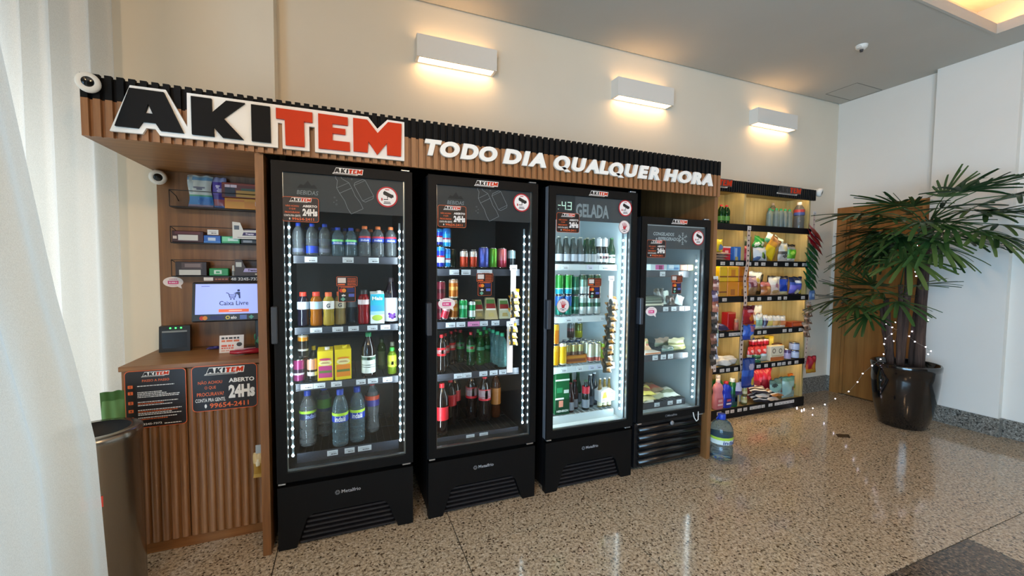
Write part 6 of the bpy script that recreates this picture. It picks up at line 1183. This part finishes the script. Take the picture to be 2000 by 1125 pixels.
def leaf(base, d, plen, size, droop=1, nl=None):
    d = Vector(d).normalized(); mid = base+d*plen*.55+Vector((0, 0, plen*.10)); tip = base+d*plen
    st = MB().tube([base, mid, tip], [.006, .005, .004], LG[1], 5).build('leaf', pl)
    fwd = (tip-mid).normalized(); side = fwd.cross(Vector((0, 0, 1))); side = side.normalized() if side.length > .05 else Vector((1, 0, 0)); upv = side.cross(fwd).normalized()
    nl = nl or rnd.choice((10, 11, 12, 13)); mi = rnd.randrange(4)
    for k in range(nl):
        a = -1.45+2.9*k/(nl-1)+rnd.uniform(-.06, .06); ax = (fwd*math.cos(a)+side*math.sin(a)).normalized(); ax = (ax+upv*rnd.uniform(-.10, .10)).normalized()
        zx = (upv-ax*upv.dot(ax)).normalized(); yx = zx.cross(ax); s = size*(1-.22*abs(a)/1.45)*rnd.uniform(.9, 1.08)
        o = put('leaflet', LM[mi if rnd.random() < .7 else rnd.randrange(4)][min(2, droop+rnd.choice((0, 0, 1)))], st); o.matrix_local = Matrix(((ax.x*s, yx.x*s, zx.x*s, tip.x), (ax.y*s, yx.y*s, zx.y*s, tip.y), (ax.z*s, yx.z*s, zx.z*s, tip.z), (0, 0, 0, 1)))
# crowns: leaves fan out from the stem tops, kept clear of the wall behind
def clear(d): d = Vector(d); return Vector((min(d.x, .12), d.y, d.z))
def crown(tops_, n, az0, az1, el0, el1, p0, p1, s0, s1, seed, zdrop):
    r2 = random.Random(seed)
    for i in range(n):
        az = rad(az0+(az1-az0)*((i*.618) % 1)); el = rad(el0+(el1-el0)*(i+.5)/n); q = tops_[i % len(tops_)]
        d = clear((math.cos(el)*math.cos(az), math.cos(el)*math.sin(az), math.sin(el)))
        leaf(q+Vector((0, 0, -zdrop*((i*.37) % 1))), d, r2.uniform(p0, p1), r2.uniform(s0, s1), 0 if el > .9 else (2 if el < .1 else 1))
crown([tops[0]], 22, 78, 285, -26, 38, .28, .42, .84, 1.0, 4, .16)
crown([tops[1], tops[2]], 13, 85, 280, -28, 30, .26, .38, .8, .95, 5, .14)
crown([tops[3], tops[4], tops[5]], 13, 75, 250, -22, 58, .20, .30, .66, .88, 6, .12)
leaf(tops[0]+Vector((0, 0, .02)), (-.05, -1, .25), .55, 1.05, 1); leaf(tops[1]+Vector((0, 0, .0)), (-.15, -1, .05), .50, 1.0, 1); leaf(tops[0]+Vector((0, 0, -.05)), (-.45, .9, .3), .5, 1.0, 1); leaf(tops[3], (-.75, .8, -.05), .36, .9, 1); leaf(tops[0], (-.12, -.45, 1), .22, .7, 0); leaf(tops[1], (-.3, .5, 1), .2, .7, 0); leaf(tops[0], (-.1, -1, .7), .38, .9, 0)
# fairy lights wound round the stems and trailing to the floor
fa_ = thing('fairy_lights', 'string of tiny white fairy lights wound through the palm', 'string lights', (PC[0], PC[1], .6))
pts = []; org = Vector((PC[0], PC[1], .6))
for i in range(60): u = i/59; a = u*26; R_ = .055+.03*math.sin(u*9); pts.append(Vector((.055+R_*math.cos(a), -.075+R_*math.sin(a)*.9, 1.25-1.21*u)))
for i in range(34): u = i/33; a = u*15; pts.append(Vector((-.04+.06*math.cos(a), .10+.05*math.sin(a), .03+.36*math.sin(PI*u))))
trail = [(-.24, .08, .04), (-.275, .13, -.03), (-.30, .19, -.12), (-.32, .22, -.21), (-.34, .28, -.32), (-.37, .38, -.42), (-.40, .46, -.50), (-.44, .55, -.565), (-.47, .62, -.592), (-.53, .60, -.592), (-.50, .68, -.592), (-.58, .74, -.592), (-.55, .83, -.592)]
pts += [Vector(p) for p in trail]
MB().tube(pts, .0011, mat('#8a8478', .4), 4).build('cord', fa_)
m = MB(); BU = mat('#f4ecff', .4, emit=14.)
for i, p in enumerate(pts):
    if i % 2 == 0 or i > 93: m.ball(p+Vector((rnd.uniform(-.004, .004), rnd.uniform(-.004, .004), 0)), .0055, BU, 6, 4)
m.build('bulbs', fa_)['kind'] = 'stuff'; MB().rbox(-.62, -.53, .80, .825, -.596, -.578, WHT, .004).build('battery_case', fa_)
